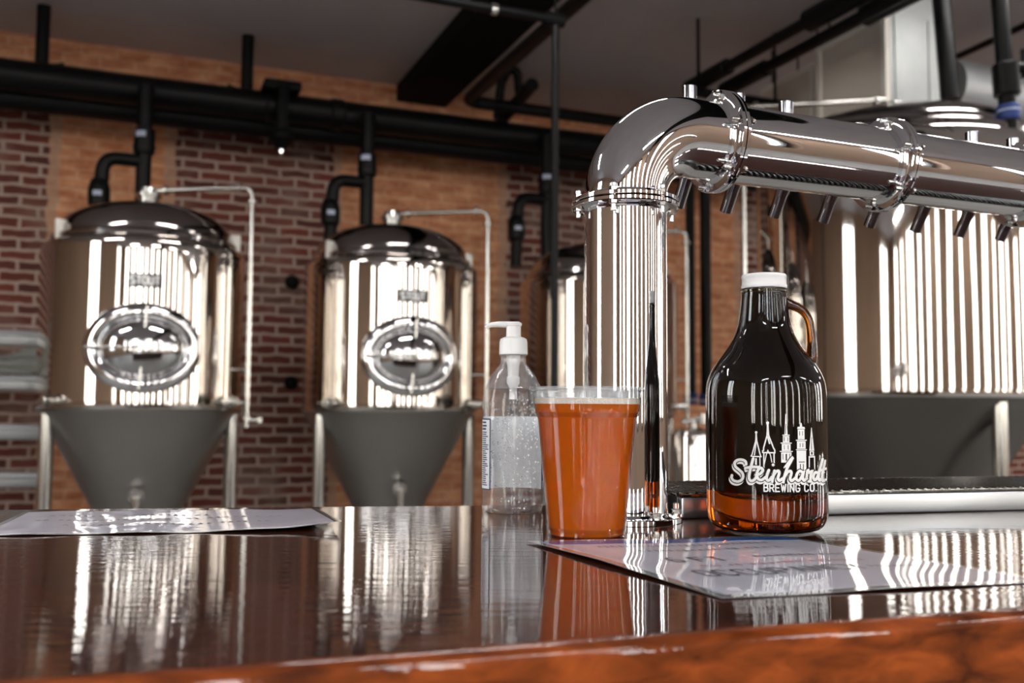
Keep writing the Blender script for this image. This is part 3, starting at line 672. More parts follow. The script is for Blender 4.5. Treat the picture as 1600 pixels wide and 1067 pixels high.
# faucets on the far side of the pipe
def solve_t(px,b_,z):
    lo,hi=-.05,1.2
    for _ in range(50):
        m_=(lo+hi)/2; p=Vector((TX,TY,BT))+P(m_,b_,z); q=RM.transposed()@(p-Vector((0,0,CZ))); x=800+F*q.x/-q.z
        if x<px: lo=m_
        else: hi=m_
    return lo
def faucet(t,high,label):
    o_=P(t); bm=NB(); lathe(bm,[(0,-.026),(.008,-.025),(.0095,-.018),(.0120,-.010),(.0120,.012),(.0105,.018),(.0085,.024),(.0085,.030),(0,.030)],32,bk*(RP+.026)); root=finish('faucet',bm,M['spout'],tower); root.location=o_
    bm=NB(); cyl(bm,bk*(RP-.004),bk*(RP+.004),.017,32,bev=.001); cyl(bm,bk*(RP+.004),bk*(RP+.020),.010,24); finish('shank',bm,M['chrome'],root)
    q=bk*(RP+.026)
    bm=NB(); a=q+up*-.012; b2=q+bk*.030+up*-.061
    pts=rounded([a,q+bk*.010+up*-.028,b2],.012); tube(bm,pts,.0078,24,radii=[.0104-.0020*i/(len(pts)-1) for i in range(len(pts))]); finish('spout',bm,M['spout'],root)
    zt=.097 if high else .046
    bm=NB(); cyl(bm,q+up*.030,q+up*(zt-.026 if high else .036),.0050,20)
    finish('lever_stem',bm,M['spout'],root)
    if high:
        bm=NB(); cyl(bm,q+up*(zt-.036),q+up*zt,.0100,32,bev=.0012); finish('lever_collar',bm,M['spout'],root)
    return root
tips=[(1134,1,'chrome beer faucet just right of the first flange after the elbow, its collar showing above the pipe'),
(1209,1,'chrome beer faucet midway along the first straight pipe section, second spout in the row'),
(1285,0,'chrome beer faucet, third spout in the row, left of the middle flange'),
(1358,0,'chrome beer faucet directly under the middle flange of the tap pipe'),
(1430,0,'chrome beer faucet first to the right of the middle flange'),
(1498,1,'chrome beer faucet third from the right edge of the photo is not this one; second spout right of the middle flange'),
(1562,1,'chrome beer faucet nearest the right edge of the photo, last spout in the row')]
tips[5]=(1498,1,'chrome beer faucet second to the right of the middle flange, with a collar above the pipe')
ts=[solve_t(x,.105,-.059) for x,_,_ in tips]
for (x,h_,l_),t in zip(tips,ts): faucet(t,h_,l_)
faucet(ts[0]-.078,1,'chrome beer faucet behind the elbow with only its collar showing above the bend')
# ------------------------------------------------------------------ drip tray
q0=onz(1065,811,BT); dl=Vector((math.cos(math.radians(15.5)),math.sin(math.radians(15.5)),0)); dbk=Vector((-dl.y,dl.x,0))
tray=empty('drip_tray',(q0.x,q0.y,BT+.0002),'long stainless steel drip tray standing on the bar behind the growler','drip tray',rz=math.radians(15.5))
bm=NB(); box(bm,0,1.25,0,.012,0,.0255,bev=.003); box(bm,0,1.25,.20,.212,0,.0255,bev=.003); box(bm,0,.012,.0121,.1999,0,.0255); box(bm,1.238,1.25,.0121,.1999,0,.0255)
finish('pan',bm,M['satin'],tray)
bm=NB(); box(bm,.0121,1.2379,.0121,.1999,.001,.004); finish('pan_floor',bm,M['beam'],tray,smooth=False)  # steel floor coloured black so the tap pipe reflects a darker tray
bm=NB(); box(bm,-.018,-.0035,.048,.20,0,.0250); finish('dark_end_block',bm,M['blackmetal'],tray,smooth=False)  # dark block at the left end of the tray
bm=NB(); 
box(bm,.0,1.25,.0005,.016,.0262,.0285); box(bm,-.018,1.25,.197,.212,.0262,.0285); box(bm,-.018,-.0005,.048,.1968,.0262,.0285)
finish('grille_frame',bm,M['grille'],tray)
for k in range(98):
    x=.002+k*.0126
    bm=NB(); cyl(bm,(x,.015,.0272),(x+.012,.198,.0272),.0030,8); finish('grille_bar',bm,M['grille'],tray)
# ------------------------------------------------------------------ fermentation tanks
def ell(a,b_,th): return Vector((a*math.cos(th),b_*math.sin(th)))
def on_shell(x,z,R_,lift): # x along arc on front (local -Y side)
    a=x/R_; rr=R_+lift; return Vector((rr*math.sin(a),-rr*math.cos(a),z))
def oval_lathe(bm,prof,zc0,R_,seg=64):
    """prof: (ax, bz, lift) rings of growing/shrinking oval on the shell"""
    rings=[]
    for a,b_,l in prof:
        if a<1e-6: rings.append([bm.verts.new(on_shell(0,zc0,R_,l))])
        else: rings.append([bm.verts.new(on_shell(a*math.cos(2*PI*k/seg),zc0+b_*math.sin(2*PI*k/seg),R_,l)) for k in range(seg)])
    for p,q in zip(rings,rings[1:]):
        for k in range(seg):
            j=(k+1)%seg
            if len(q)==1: bm.faces.new((p[k],p[j],q[0]))
            else: bm.faces.new((p[k],p[j],q[j],q[k]))
def make_tank(name,label,R_,z0,z1,zt,leg_az,leg_r,manway=True,cone=.52,zb=.26,group=None,shellmat='shell',conemat='cone',cip=(.585,-.05),legtop=-.02,rise=0):
    root=empty(name,(0,0,0),label,'fermentation tank',group)
    bm=NB(); prof=[(R_-.02,z0-.002),(R_-.004,z0),(R_,z0+.006),(R_,z0+.028),(R_-.004,z0+.031),(R_-.004,z0+.036),(R_,z0+.040)]
    nz=24
    prof+=[(R_,z0+.04+(z1-.025-z0-.04)*i/nz) for i in range(1,nz+1)]
    prof+=[(R_-.0015,z1-.008),(R_-.006,z1+.003),(R_-.014,z1+.012),(R_-.026,z1+.019),(R_-.040,z1+.022)]
    lathe(bm,prof,128); finish('tank_shell',bm,M[shellmat],root)
    bm=NB(); rd=R_-.040; H_=zt-z1-.022
    prof=[(rd-.004,z1+.0225),(rd,z1+.028),(rd-.002,z1+.052),(rd-.02,z1+.064)]
    for i in range(0,17):
        a=PI/2*i/16; prof.append(((rd-.022)*math.cos(a) if i<16 else 0,z1+.066+(H_-.044)*math.sin(a)))
    lathe(bm,prof,128); finish('dome',bm,M['dome'],root)
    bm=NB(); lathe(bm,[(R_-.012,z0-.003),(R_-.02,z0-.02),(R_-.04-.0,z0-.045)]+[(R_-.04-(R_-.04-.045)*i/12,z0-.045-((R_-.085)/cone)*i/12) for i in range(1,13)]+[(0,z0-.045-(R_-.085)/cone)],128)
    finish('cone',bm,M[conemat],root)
    zo=z0-.045-(R_-.085)/cone
    bm=NB(); cyl(bm,(0,0,zo-.08),(0,0,zo+.03),.035,32); cyl(bm,(0,0,zo-.085),(0,0,zo-.07),.05,32); finish('outlet',bm,M['leg'],root)
    for az in leg_az:
        a=math.radians(az); x=leg_r*math.sin(a); y=-leg_r*math.cos(a)
        bm=NB(); cyl(bm,(x,y,.03),(x,y,z0+legtop),.036,32); cyl(bm,(x,y,0),(x,y,.03),.06,32)
        finish('leg',bm,M['leg'],root)
    # cap on the dome and cleaning pipe
    bm=NB(); lathe(bm,[(.055,zt-.02),(.055,zt+.035),(.07,zt+.037),(.07,zt+.055),(.052,zt+.057),(.048,zt+.085),(.02,zt+.095),(0,zt+.096)],48); finish('dome_cap',bm,M['leg'],root)
    if cip:
        cx,cy=cip; zz=zt+.075
        d_=Vector((cx,cy,0)).normalized()
        bm=NB(); pts=rounded([d_*.05+up*(zz+rise*.4),Vector((cx,cy,zz+.012-rise)),Vector((cx,cy,z0-.09))],.06); tube(bm,pts,.013,20)
        for p_,dd in ((d_*.10+up*(zz+rise*.25),d_),(Vector((cx,cy,zz+.012-rise*.9))-d_*.07,d_),(Vector((cx,cy,zz-.07-rise)),up),(Vector((cx,cy,z0-.04)),up)): cyl(bm,p_-dd*.008,p_+dd*.008,.027,24)
        f=finish('cleaning_pipe',bm,M['leg'],root)
        bm=NB(); cyl(bm,d_*(R_-.003)+up*(z0+.22),Vector((cx,cy,z0+.22)),.006,12); cyl(bm,d_*(R_-.003)+up*(z0+.04),Vector((cx,cy,z0+.04)),.010,12); finish('pipe_stay',bm,M['leg'],f)
        bm=NB(); cyl(bm,Vector((cx,cy,z0-.05)),Vector((cx+.07,cy,z0-.05)),.010,12); cyl(bm,Vector((cx+.07,cy,z0-.065)),Vector((cx+.07,cy,z0-.035)),.016,16); finish('valve_handle',bm,M['leg'],f)
    for az in (-62,78,170):
        a=math.radians(az); bm=NB(); T4=Matrix.Rotation(a,4,'Z')@Matrix.Translation((0,-(R_-.055),z1+.02))
        box(bm,-.008,.008,-.03,.035,0,.10,T4,bev=.004); finish('lifting_lug',bm,M['lug'],root)
    if manway:
        zc0=z0+.305
        bm=NB(); oval_lathe(bm,[(.288,.224,-.004),(.286,.222,.010),(.280,.217,.018),(.268,.206,.027),(.250,.190,.034),(.230,.173,.036),(.212,.158,.030),(.202,.149,.016),(.199,.146,.004)],zc0,R_,96); mw=finish('manway_frame',bm,M['chrome'],root,ang=60)
        bm=NB(); oval_lathe(bm,[(.197,.145,.004)]+[(.197*math.cos(PI/2*i/12),.145*math.cos(PI/2*i/12),.006+.062*math.sin(PI/2*i/12)) for i in range(12)]+[(0,0,.068)],zc0,R_,96); dr_=finish('manway_door',bm,M['mirror'],mw,ang=60)
        bm=NB(); cyl(bm,on_shell(.012,zc0+.205,R_,.045),on_shell(-.012,zc0-.205,R_,.045),.007,16); cyl(bm,on_shell(0,zc0,R_,.050),on_shell(0,zc0,R_,.105),.016,24,bev=.003); cyl(bm,on_shell(-.01,zc0,R_,.078),on_shell(-.25,zc0-.004,R_,.06),.008,16)
        finish('clamp_bar',bm,M['leg'],mw)
        # name plate
        zp=z0+.640; w_,h_=.082,.034
        bm=NB(); n_=12
        g=[[[bm.verts.new(on_shell(-w_+2*w_*i/n_,zp+sg*h_-.10*(-w_+2*w_*i/n_)*0,R_,l)) for sg in (-1,1)] for l in (-.002,.006)] for i in range(n_+1)]
        for i in range(n_):
            a,b_=g[i],g[i+1]; bm.faces.new((a[1][0],b_[1][0],b_[1][1],a[1][1])); bm.faces.new((a[0][0],a[0][1],b_[0][1],b_[0][0]))
            for k in (0,1): bm.faces.new((a[0][k],b_[0][k],b_[1][k],a[1][k]))
        for e_ in (g[0],g[-1]): bm.faces.new((e_[0][0],e_[1][0],e_[1][1],e_[0][1]))
        pl=finish('name_plate',bm,M['plate'],root,smooth=False)
        bm=NB()
        for st in textstrokes('STOUT',0,0,1,1,.25): ribbon(bm,[(-.068+x*.0228,zp-.020+y*.040) for x,y in st],.0095,lambda x,z: on_shell(x,z,R_,.0075),0,.004)
        finish('raised_lettering',bm,M['letters'],pl,smooth=False)
        for az in (-50,52):
            a=math.radians(az); dd=Vector((math.sin(a),-math.cos(a),0)); c0=dd*(R_-.002)+up*(z0+.045)
            bm=NB(); cyl(bm,c0,c0+dd*.05,.018,24); cyl(bm,c0+dd*.03,c0+dd*.045,.030,24); cyl(bm,c0+dd*.05,c0+dd*.075,.024,24,bev=.004)
            t1=Vector((math.cos(a),math.sin(a),0)); cyl(bm,c0+dd*.062-t1*.05,c0+dd*.062+t1*.055,.007,12); finish('sample_port',bm,M['leg'],root)
        # racking port low on the cone
        rc=R_-.04-(R_-.085)*.47; zz=z0-.045-((R_-.085)/cone)*.47; dd=Vector((-.03,-1,0)).normalized()
        bm=NB(); c0=dd*(rc-.03)+up*zz; cyl(bm,c0,c0+dd*.10,.022,24); cyl(bm,c0+dd*.07,c0+dd*.09,.042,32,bev=.004); cyl(bm,c0+dd*.10,c0+dd*.10-up*.16,.020,24); cyl(bm,c0+dd*.075-up*-.03,c0+dd*.11+up*.03,.012,16); finish('racking_port',bm,M['leg'],root)
    return root
grp='fermentation tanks in a row along the brick wall'
RT=.52; tk=make_tank('fermentation_tank','polished steel conical tank furthest left, with oval manway door and name plate',RT,1.185,2.035,2.31,(-68,76,180),.478,group=grp)
tpos=[(-2.0,5.2),(-.735,5.78),(.572,6.38)]
tk.location=(*tpos[0],0); tk.rotation_euler=(0,0,WA-.02)
# the pipe bends are laid out in world x, so undo the turn for them
for k in kids(tk):
    if k.name.startswith('cleaning_pipe'): k.rotation_euler=(0,0,-WA+.02)
tlabels=['','polished steel conical tank in the middle of the row, left of the sanitizer bottle','polished steel conical tank partly hidden behind the column of the tap tower']
for i in (1,2):
    c=copytree(tk); c.location=(*tpos[i],0); c['label']=tlabels[i]
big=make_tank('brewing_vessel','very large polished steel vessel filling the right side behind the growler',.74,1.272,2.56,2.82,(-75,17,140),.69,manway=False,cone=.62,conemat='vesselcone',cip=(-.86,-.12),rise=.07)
big['category']='brewing tank'
big.location=(2.10,5.2,0)
# ------------------------------------------------------------------ small serving vessel between the tanks
p=aty(1085,700,5.2)
sv=empty('serving_vessel',(p.x,p.y,0),'small upright polished steel vessel seen low between tap column and growler','vessel')
bm=NB(); lathe(bm,[(0,.35),(.10,.36),(.125,.38),(.13,.42),(.13,1.06),(.12,1.09),(.08,1.105),(0,1.11)],64); finish('vessel_body',bm,M['shell'],sv)
for a in (30,150,270):
    bm=NB(); x,y=.11*math.cos(math.radians(a)),.11*math.sin(math.radians(a)); cyl(bm,(x,y,0),(x,y,.40),.012,16); finish('leg',bm,M['leg'],sv)
bm=NB(); cyl(bm,(.0,0,1.105),(0,0,1.16),.02,24); cyl(bm,(-.07,-.02,1.14),(.07,-.02,1.17),.012,16); cyl(bm,(.045,-.04,1.13),(.045,-.04,1.19),.026,24,bev=.006); finish('top_valve',bm,M['leg'],sv)
# ------------------------------------------------------------------ overhead pipes
def pipe(name,label,pts,r,mat='blacktube',rad=.12,cat='pipe',fit=(),seg=24,group=None):
    pts=[Vector(p) for p in pts]; c=Vector(pts[0])
    root=empty(name,c,label,cat,group)
    bm=NB(); tube(bm,rounded([p-c for p in pts],rad),r,seg); finish('pipe_run',bm,M[mat],root)
    for (a,b_,rr,mt) in fit:
        bm=NB(); cyl(bm,Vector(a)-c,Vector(b_)-c,rr,24,bev=rr*.12); finish('coupling',bm,M[mt],root)
    return root
a=onv(0,112,6.45); b_=onv(900,224,6.45); d_=(b_-a).normalized(); d_.z=0; d_.normalize()
zz=(a.z+b_.z)/2-.01
mp0=Vector((a.x,a.y,zz))-d_*1.5; mp1=Vector((a.x,a.y,zz))+d_*6.2
pipe('overhead_main_pipe','thick black pipe running along the brick wall above the tanks',[mp0,mp1],.098,fit=[(Vector((a.x,a.y,zz))+d_*x-d_*.05,Vector((a.x,a.y,zz))+d_*x+d_*.05,.11,'blacktube') for x in (1.62,2.05,5.0)])
a2=onv(0,147,6.62); z2=a2.z-.01
pipe('secondary_main_pipe','second black pipe close under and behind the thick main pipe on the brick wall',[Vector((a2.x,a2.y,z2))-d_*1.5,Vector((a2.x,a2.y,z2))+d_*6.2],.082)
# pipe clamp hanger
c=onv(437,178,6.40); ha=empty('pipe_hanger',(c.x,c.y,c.z),'black clamp bracket gripping the main pipe above the gap between the first two tanks','bracket',rz=WA)
bm=NB(); box(bm,-.12,.12,-.14,.10,.13,.19,bev=.01); box(bm,-.035,.035,-.16,-.13,-.20,.15,bev=.006); finish('clamp_strap',bm,M['blackmetal'],ha)
bm=NB(); lathe(bm,[(0,-.27),(.035,-.265),(.05,-.24),(.085,-.20),(.085,-.17),(.06,-.14),(0,-.13)],32,(0,-.10,0)); finish('clamp_bell',bm,M['blackmetal'],ha)
for q_ in ((0,-.10,-.29),(-.06,-.08,.19),(.06,-.08,.19)): bm=NB(); hexn(bm,q_,(0,0,1),.016,.024); finish('clamp_bolt',bm,M['bolt'],ha)
# drain drops to each tank
dgrp='vent drops from the main pipe to the tanks'
def make_drop():
    root=empty('vent_drop_pipe',(0,0,0),'black vent pipe with side branch dropping to the leftmost tank','pipe',dgrp)
    bm=NB(); tube(bm,[Vector((0,0,3.20)),Vector((0,0,2.20))],.046,24); finish('pipe_run',bm,M['blacktube'],root)
    bm=NB(); cyl(bm,(0,0,2.76),(0,0,2.93),.062,32,bev=.012); cyl(bm,(0,0,2.80),(0,0,2.82),.067,32); finish('coupling',bm,M['blacktube'],root)
    bm=NB(); arc(bm,math.radians(215),math.radians(275),.0635,2.865,2.90,10,.001); finish('pipe_label',bm,M['label_white'],root)['label']='small blue and white sticker'
    bm=NB(); tube(bm,rounded([Vector((.02,0,2.72)),Vector((-.23,-.02,2.72)),Vector((-.25,-.02,2.22))],.09),.042,24); br=finish('branch_pipe',bm,M['blacktube'],root)
    bm=NB(); lathe(bm,[(.042,2.40),(.06,2.42),(.064,2.46),(.064,2.52),(.05,2.57),(.042,2.58)],32,(-.247,-.02,0)); finish('branch_coupling',bm,M['blacktube'],br)
    bm=NB(); arc(bm,math.radians(240),math.radians(285),.0655,2.47,2.50,8,.001); o_=finish('branch_label',bm,M['label_white'],br); o_.location=(-.247,-.02,0)
    return root
dp=make_drop()
dl_=['','black vent pipe with side branch dropping to the middle tank','black vent pipe with side branch dropping to the tank behind the tap tower']
for i,(px,lab) in enumerate(((211,0),(567,1),(853,2))):
    q=onv(px,640,6.3); c=dp if i==0 else copytree(dp); c.location=(q.x,q.y,0); c.rotation_euler=(0,0,WA)
    if i: c['label']=dl_[i]
# short stubs above the main pipe
for px,sx,lab in ((42,1,'short black riser stub above the main pipe at the far left of the wall'),(372,-1,'short black riser stub with an arm to its left above the main pipe')):
    q=onv(px,640,6.50); r_=empty('riser_stub',(q.x,q.y,3.30),lab,'pipe',rz=WA)
    bm=NB(); cyl(bm,(0,0,-.12),(0,0,.392),.040,24); finish('pipe_run',bm,M['blacktube'],r_)
    bm=NB(); tube(bm,rounded([Vector((0,-.03,.0)),Vector((sx*.08,-.03,.0)),Vector((sx*.13,-.03,.02))],.03),.020,12); finish('side_arm',bm,M['blacktube'],r_)
# ceiling beam
def bx_room(name,label,cat,u0,u1,v0,v1,z0,z1,mat):
    bm=NB(); c=RF((u0+u1)/2,(v0+v1)/2,z0); box(bm,-(u1-u0)/2,(u1-u0)/2,-(v1-v0)/2,(v1-v0)/2,0,z1-z0,bev=.006)
    o=finish(name,bm,M[mat],smooth=False); o.location=c; o.rotation_euler=(0,0,WA)
    if label: tag(o,label,cat)
    return o
ub0=toRF(onv(620,130,7.04))[0]; ub1=toRF(onv(697,130,7.04))[0]
bmz=onv(650,162,7.04).z
struct(bx_room('trim_1',None,None,ub0,ub1,-4.5,7.045,bmz,ZC-.001,'beam'))
# pipe perpendicular to the wall, with its return along the wall
zp=3.33
q1=onz(728,158,zp); vv=toRF(q1)[1]; uu=toRF(q1)[0]
pipe('overhead_branch_pipe','black pipe crossing under the ceiling beside the beam and turning right along the wall',[RF(uu,vv-5.5,zp),RF(uu,vv,zp),RF(uu+3.2,vv,zp)],.042,rad=.1)
qa=onv(783,188,6.6); qb=onz(832,132,qa.z+.02); pipe('stub_branch_pipe','short thick black pipe end pointing out from the wall, right of the beam',[qa,qb],.045,rad=.05)
pts=[onv(777,186,6.5),onv(783,128,6.4),onv(796,106,6.35),onv(808,112,6.35),onv(812,150,6.4)]
pipe('bent_conduit','black conduit bent in an arch above the main pipe right of the beam',pts,.033,rad=.09)
qa=aty(868,31,4.5); zz=qa.z; qu,qv=toRF(qa)
pipe('upper_cross_pipe','thin black pipe crossing in front of the ceiling beam at the top of the photo',[RF(qu-3.2,qv,zz),RF(qu+.04,qv,zz)],.022,fit=[(RF(qu-.05,qv,zz),RF(qu+.045,qv,zz),.034,'blacktube'),(RF(qu-.33,qv,zz),RF(qu-.30,qv,zz),.028,'bolt')])
r_=pipe('vertical_black_pipe','thin black vertical pipe dropping from the cross pipe in front of the third tank',[RF(qu,qv,zz+.03),RF(qu,qv,.02)],.0185,'blacktube')
bm=NB(); cyl(bm,(0,0,ZC-zz-.03),(0,0,-.03),.006,10); finish('hanger_rod',bm,M['blackmetal'],r_)
# pair of pipes at right
for (xa,ya,xb,yb,r0,lab) in ((1103,138,1288,0,.034,'left one of two parallel black pipes under the ceiling right of centre'),(1157,140,1385,-10,.036,'right one of two parallel black pipes under the ceiling right of centre')):
    z_=3.30; qa=onz(xa,ya,z_); ua,va=toRF(qa); qb=onz(xb,yb,z_); ub,vb=toRF(qb); um=(ua+ub)/2
    pipe('parallel_overhead_pipe',lab,[RF(um,va,z_),RF(um,vb-2.5,z_)],r0,fit=[(RF(um,va+.05,z_),RF(um,va-.40,z_),.052,'blacktube'),(RF(um,vb+.25,z_),RF(um,vb-.2,z_),.062,'blacktube')],group='parallel black ceiling pipes')
z_=3.212; qa=onz(1085,136,z_+.03); u_,v_=toRF(qa)
st_=pipe('strut_rail','black strut rail holding up the far ends of the two parallel pipes',[RF(u_,v_,z_),RF(u_+.72,v_,z_)],.03,'blackmetal',cat='bracket')
for x in (.03,.62):
    bm=NB(); p_=RF(u_+x,v_,z_)-RF(u_,v_,z_); cyl(bm,p_,p_+up*(ZC-z_),.011,10); finish('hanger_rod',bm,M['blackmetal'],st_)
qa=onz(1283,60,3.20); ua,va=toRF(qa); pipe('short_overhead_pipe','short third black pipe under the ceiling beside the pale panels',[RF(ua,va,3.20),RF(ua,va-1.6,3.20)],.03,rad=.05)
# pale cold-room panels and duct at right
def riser(name,label,x0,y0,x1,y1,w_,sidemat,zbot=0,tall=False):
    # x0,y0 far top corner; x1,y1 near top corner, both on the face that runs towards the viewer
    zt=3.42; qa=onz(x1,y1,zt); u_,v_=toRF(qa); qb=onz(x0,y0,zt); v2=toRF(qb)[1]; u_=(u_+toRF(qb)[0])/2
    root=empty(name,RF(u_+w_/2,(v_+v2)/2,zbot),label,'duct',rz=WA); d2=(v2-v_)/2
    bm=NB(); box(bm,-w_/2,w_/2,-d2,d2,0,zt-zbot); finish('duct_casing',bm,M['galv'],root,smooth=False)
    if tall: bm=NB(); box(bm,-w_/2,w_/2,-d2,-d2+.12,zt-zbot+.0005,ZC-.002-zbot); finish('upper_casing',bm,M['galv'],root,smooth=False)
    bm=NB(); box(bm,-w_/2-.02,-w_/2-.001,-d2,d2,0,zt-zbot); pn=finish('pale_side_panel',bm,M['panel'],root,smooth=False)
    bm=NB(); e_=.035
    box(bm,-w_/2-.032,-w_/2-.0201,-d2,-d2+e_,0,zt-zbot); box(bm,-w_/2-.032,-w_/2-.0201,d2-e_,d2,0,zt-zbot); box(bm,-w_/2-.032,-w_/2-.0201,-d2+e_,d2-e_,zt-zbot-e_,zt-zbot)
    finish('panel_trim',bm,M['paneltrim'],pn,smooth=False)
    for x in (-w_/2+.03,w_*.12): bm=NB(); box(bm,x,x+.012,-d2-.008,-d2-.0005,0,zt-zbot); finish('sheet_seam',bm,M['galv'],root,smooth=False)
    for x,y in ((-w_/2+.04,-d2+.04),(w_/2-.04,-d2+.04),(-w_/2+.04,d2-.04),(w_/2-.04,d2-.04)):
        bm=NB(); cyl(bm,(x,y,zt-zbot),(x,y,ZC-zbot),.006,8); finish('hanger_rod',bm,M['blackmetal'],root)
    return root
riser('sheet_metal_duct','grey sheet metal duct with a pale framed side panel, right of the parallel pipes',1285,77,1385,20,.45,'panel',2.9,True)
riser('insulated_duct','smaller pale panelled duct further back, left of the grey sheet metal duct',1203,142,1266,98,.30,'panel',2.9)
pipe('upright_black_pipe','black upright pipe in front of the grey duct at the top right',[aty(1466,-60,5.0),aty(1484,150,5.0)+Vector((0,0,-.02))],.047)
qa=aty(1557,-60,4.6); qb=aty(1577,205,4.6)
r_=pipe('valved_black_pipe','black upright pipe with fittings and a blue ring near the top right corner',[qa,qb],.040,fit=[(aty(1570,100,4.6),aty(1574,150,4.6),.062,'blacktube'),(aty(1574.5,165,4.6),aty(1576,188,4.6),.055,'label_blue'),(aty(1575.0,171,4.6),aty(1575.5,177,4.6),.057,'label_white')])
bm=NB(); c=Vector(r_.location); p_=aty(1572,105,4.6)-c; cyl(bm,p_,p_+Vector((.09,0,.0)),.025,16); cyl(bm,p_+Vector((.09,0,-.05)),p_+Vector((.09,0,.09)),.018,16); finish('valve_arm',bm,M['blacktube'],r_)
qa=onv(1495,140,4.25)
ee=Vector((wc,ws,0)); pipe('round_silver_duct','round silver duct running along the wall at the top right corner',[qa-ee*.1,qa+ee*2.5],.17,'rail')
qa=onv(1497,88,4.7); pipe('angled_overhead_pipe','thin dark pipe above the round silver duct',[onv(1497,88,4.7),onv(1640,22,3.9)],.022)
# black uprights right of the tower column
for px,v_,r0,zb_,lab in ((1079,6.35,.036,1.25,'slim black upright pipe just right of the tap column'),(1103,6.2,.042,1.24,'thick black upright pipe between the tap column and the orange brick pier')):
    q=onv(px,500,v_); q2=onv(px,620,v_)
    pipe('black_standpipe',lab,[Vector((q.x,q.y,3.2)),Vector((q.x,q.y,zb_))],r0,fit=[(Vector((q.x,q.y,zb_+.0)),Vector((q.x,q.y,zb_+.09)),r0+.014,'label_blue'),(Vector((q.x,q.y,zb_+.02)),Vector((q.x,q.y,zb_+.05)),r0+.017,'label_white')],group='black standpipes right of the tap column')
# aluminium rack at left edge
ra=onv(30,640,6.15); rk=empty('aluminium_rack',(ra.x,ra.y,0),'silver rack of horizontal rails at the far left behind the first tank','rack',rz=WA)
for py in (528,598,675,750):
    z_=onv(20,py,6.15).z; bm=NB(); box(bm,-1.3,.16,-.022,.022,z_-.045,z_+.045,bev=.012); cyl(bm,(-1.3,-.022,z_+.02),(.16,-.022,z_+.02),.012,12); finish('rail',bm,M['rail'],rk)
for x in (-1.25,.12):
    bm=NB(); box(bm,x,x+.05,.024,.07,0,1.75,bev=.006); finish('post',bm,M['rail'],rk)
za=onv(20,590,6.15).z+.012; zb2=onv(20,545,6.15).z
bm=NB(); nx,nz_=60,10; g=[]
for i in range(nx+1):
    x=-1.2+1.3*i/nx; row=[]
    for j in range(nz_+1):
        t=j/nz_; top=zb2+(.05*math.sin(x*5)+.02*math.sin(x*17))-.04*max(0,(x+.2)*2)
        row.append([bm.verts.new((x,y_+.014*math.sin(x*11+t*14+math.sin(x*4)*3),za+.01+(top-za)*t)) for y_ in (-.03,.04)])
    g.append(row)
for i in range(nx):
    for j in range(nz_):
        bm.faces.new((g[i][j][0],g[i+1][j][0],g[i+1][j+1][0],g[i][j+1][0])); bm.faces.new((g[i][j][1],g[i][j+1][1],g[i+1][j+1][1],g[i+1][j][1]))
    bm.faces.new((g[i][0][0],g[i][0][1],g[i+1][0][1],g[i+1][0][0])); bm.faces.new((g[i][-1][0],g[i+1][-1][0],g[i+1][-1][1],g[i][-1][1]))
for e_ in (0,nx):
    for j in range(nz_): bm.faces.new((g[e_][j][0],g[e_][j+1][0],g[e_][j+1][1],g[e_][j][1]))
o_=finish('folded_sheeting',bm,M['cloth'],ang=70); o_.location=(ra.x,ra.y,0); o_.rotation_euler=(0,0,WA); tag(o_,'pale wavy folded plastic sheeting resting on the rack rail at the far left','sheeting')
# small black wall fixings beside the middle tank
for px,py,lab in ((457,440,'upper small black fixing on the brick wall left of the middle tank'),(456,598,'lower small black fixing on the brick wall left of the middle tank')):
    q=onv(px,py,7.0); bm=NB(); lathe(bm,[(0,0),(.05,0),(.05,.03),(.03,.05),(0,.055)],24,mat=align((0,-1,0))); 
    o_=finish('wall_fixing',bm,M['blackmetal']); o_.location=RF(*toRF(q),q.z)+RF(0,.049,0); o_.rotation_euler=(0,0,WA); tag(o_,lab,'wall fixing','black wall fixings')
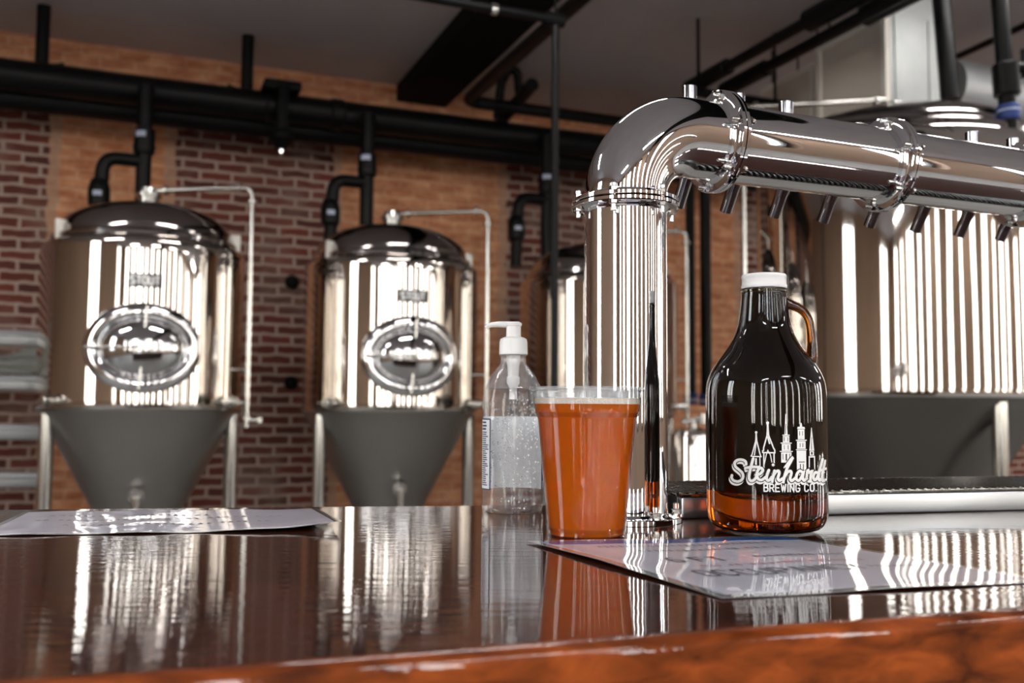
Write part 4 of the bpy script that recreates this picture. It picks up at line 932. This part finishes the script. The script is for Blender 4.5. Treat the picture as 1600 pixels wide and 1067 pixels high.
# ------------------------------------------------------------------ fill lights added under the ceiling to brighten the dim room, out of view
m,nt,b,o=newmat('fill_light_glow'); M['fillglow']=m
b.inputs['Base Color'].default_value=(.9,.9,.9,1); b.inputs['Emission Color'].default_value=(1,.97,.94,1); b.inputs['Emission Strength'].default_value=17
def fill_strip(u,v,lab):
    r_=empty('fill_light',RF(u,v,ZC),lab,'added fill light','added fill lights above the bar room, out of view',rz=WA)
    bm=NB(); box(bm,-.65,.65,-.09,.09,-.045,-.0005,bev=.004); finish('housing',bm,M['darkframe'],r_,smooth=False)
    bm=NB(); box(bm,-.62,.62,-.07,.07,-.055,-.0455); finish('diffuser',bm,M['fillglow'],r_,smooth=False)
for i,u in enumerate((-1.8,1.2,4.2,7.2,10.0)):
    for j,v in enumerate((3.1,-2.3)):
        fill_strip(u,v,'added fill light, a flat strip flush under the ceiling out of view')
# ------------------------------------------------------------------ daylight
W=bpy.data.worlds.new('overcast_sky'); S.world=W; W.use_nodes=True; nt=W.node_tree; nt.nodes.clear()
o=nt.nodes.new('ShaderNodeOutputWorld'); bg=nt.nodes.new('ShaderNodeBackground'); tc=nt.nodes.new('ShaderNodeTexCoord'); sp=nt.nodes.new('ShaderNodeSeparateXYZ'); cr=nt.nodes.new('ShaderNodeValToRGB')
e=cr.color_ramp.elements; e[0].position=0; e[0].color=(1,.95,.86,1); e[1].position=.5; e[1].color=(.80,.90,1,1)
nt.links.new(tc.outputs['Generated'],sp.inputs[0]); nt.links.new(sp.outputs[2],cr.inputs[0]); nt.links.new(cr.outputs[0],bg.inputs[0]); bg.inputs[1].default_value=4.2
nt.links.new(bg.outputs[0],o.inputs[0])
# ------------------------------------------------------------------ camera
cam=bpy.data.cameras.new('camera'); co=bpy.data.objects.new('camera',cam); C.objects.link(co)
cam.sensor_width=36; cam.lens=F/1600*36; cam.clip_start=.02; cam.clip_end=200
co.matrix_world=Matrix.Translation((0,0,CZ))@RM.to_4x4()
cam.dof.use_dof=True; cam.dof.focus_distance=1.03; cam.dof.aperture_fstop=5.6; cam.dof.aperture_blades=0
S.camera=co
S.view_settings.view_transform='Standard'; S.view_settings.look='None'; S.view_settings.gamma=1; S.view_settings.use_curve_mapping=False
S.view_settings.exposure=1.68
S.cycles.caustics_reflective=False; S.cycles.caustics_refractive=False
S.cycles.sample_clamp_indirect=6; S.cycles.max_bounces=14; S.cycles.transmission_bounces=12; S.cycles.glossy_bounces=8; S.cycles.transparent_max_bounces=12
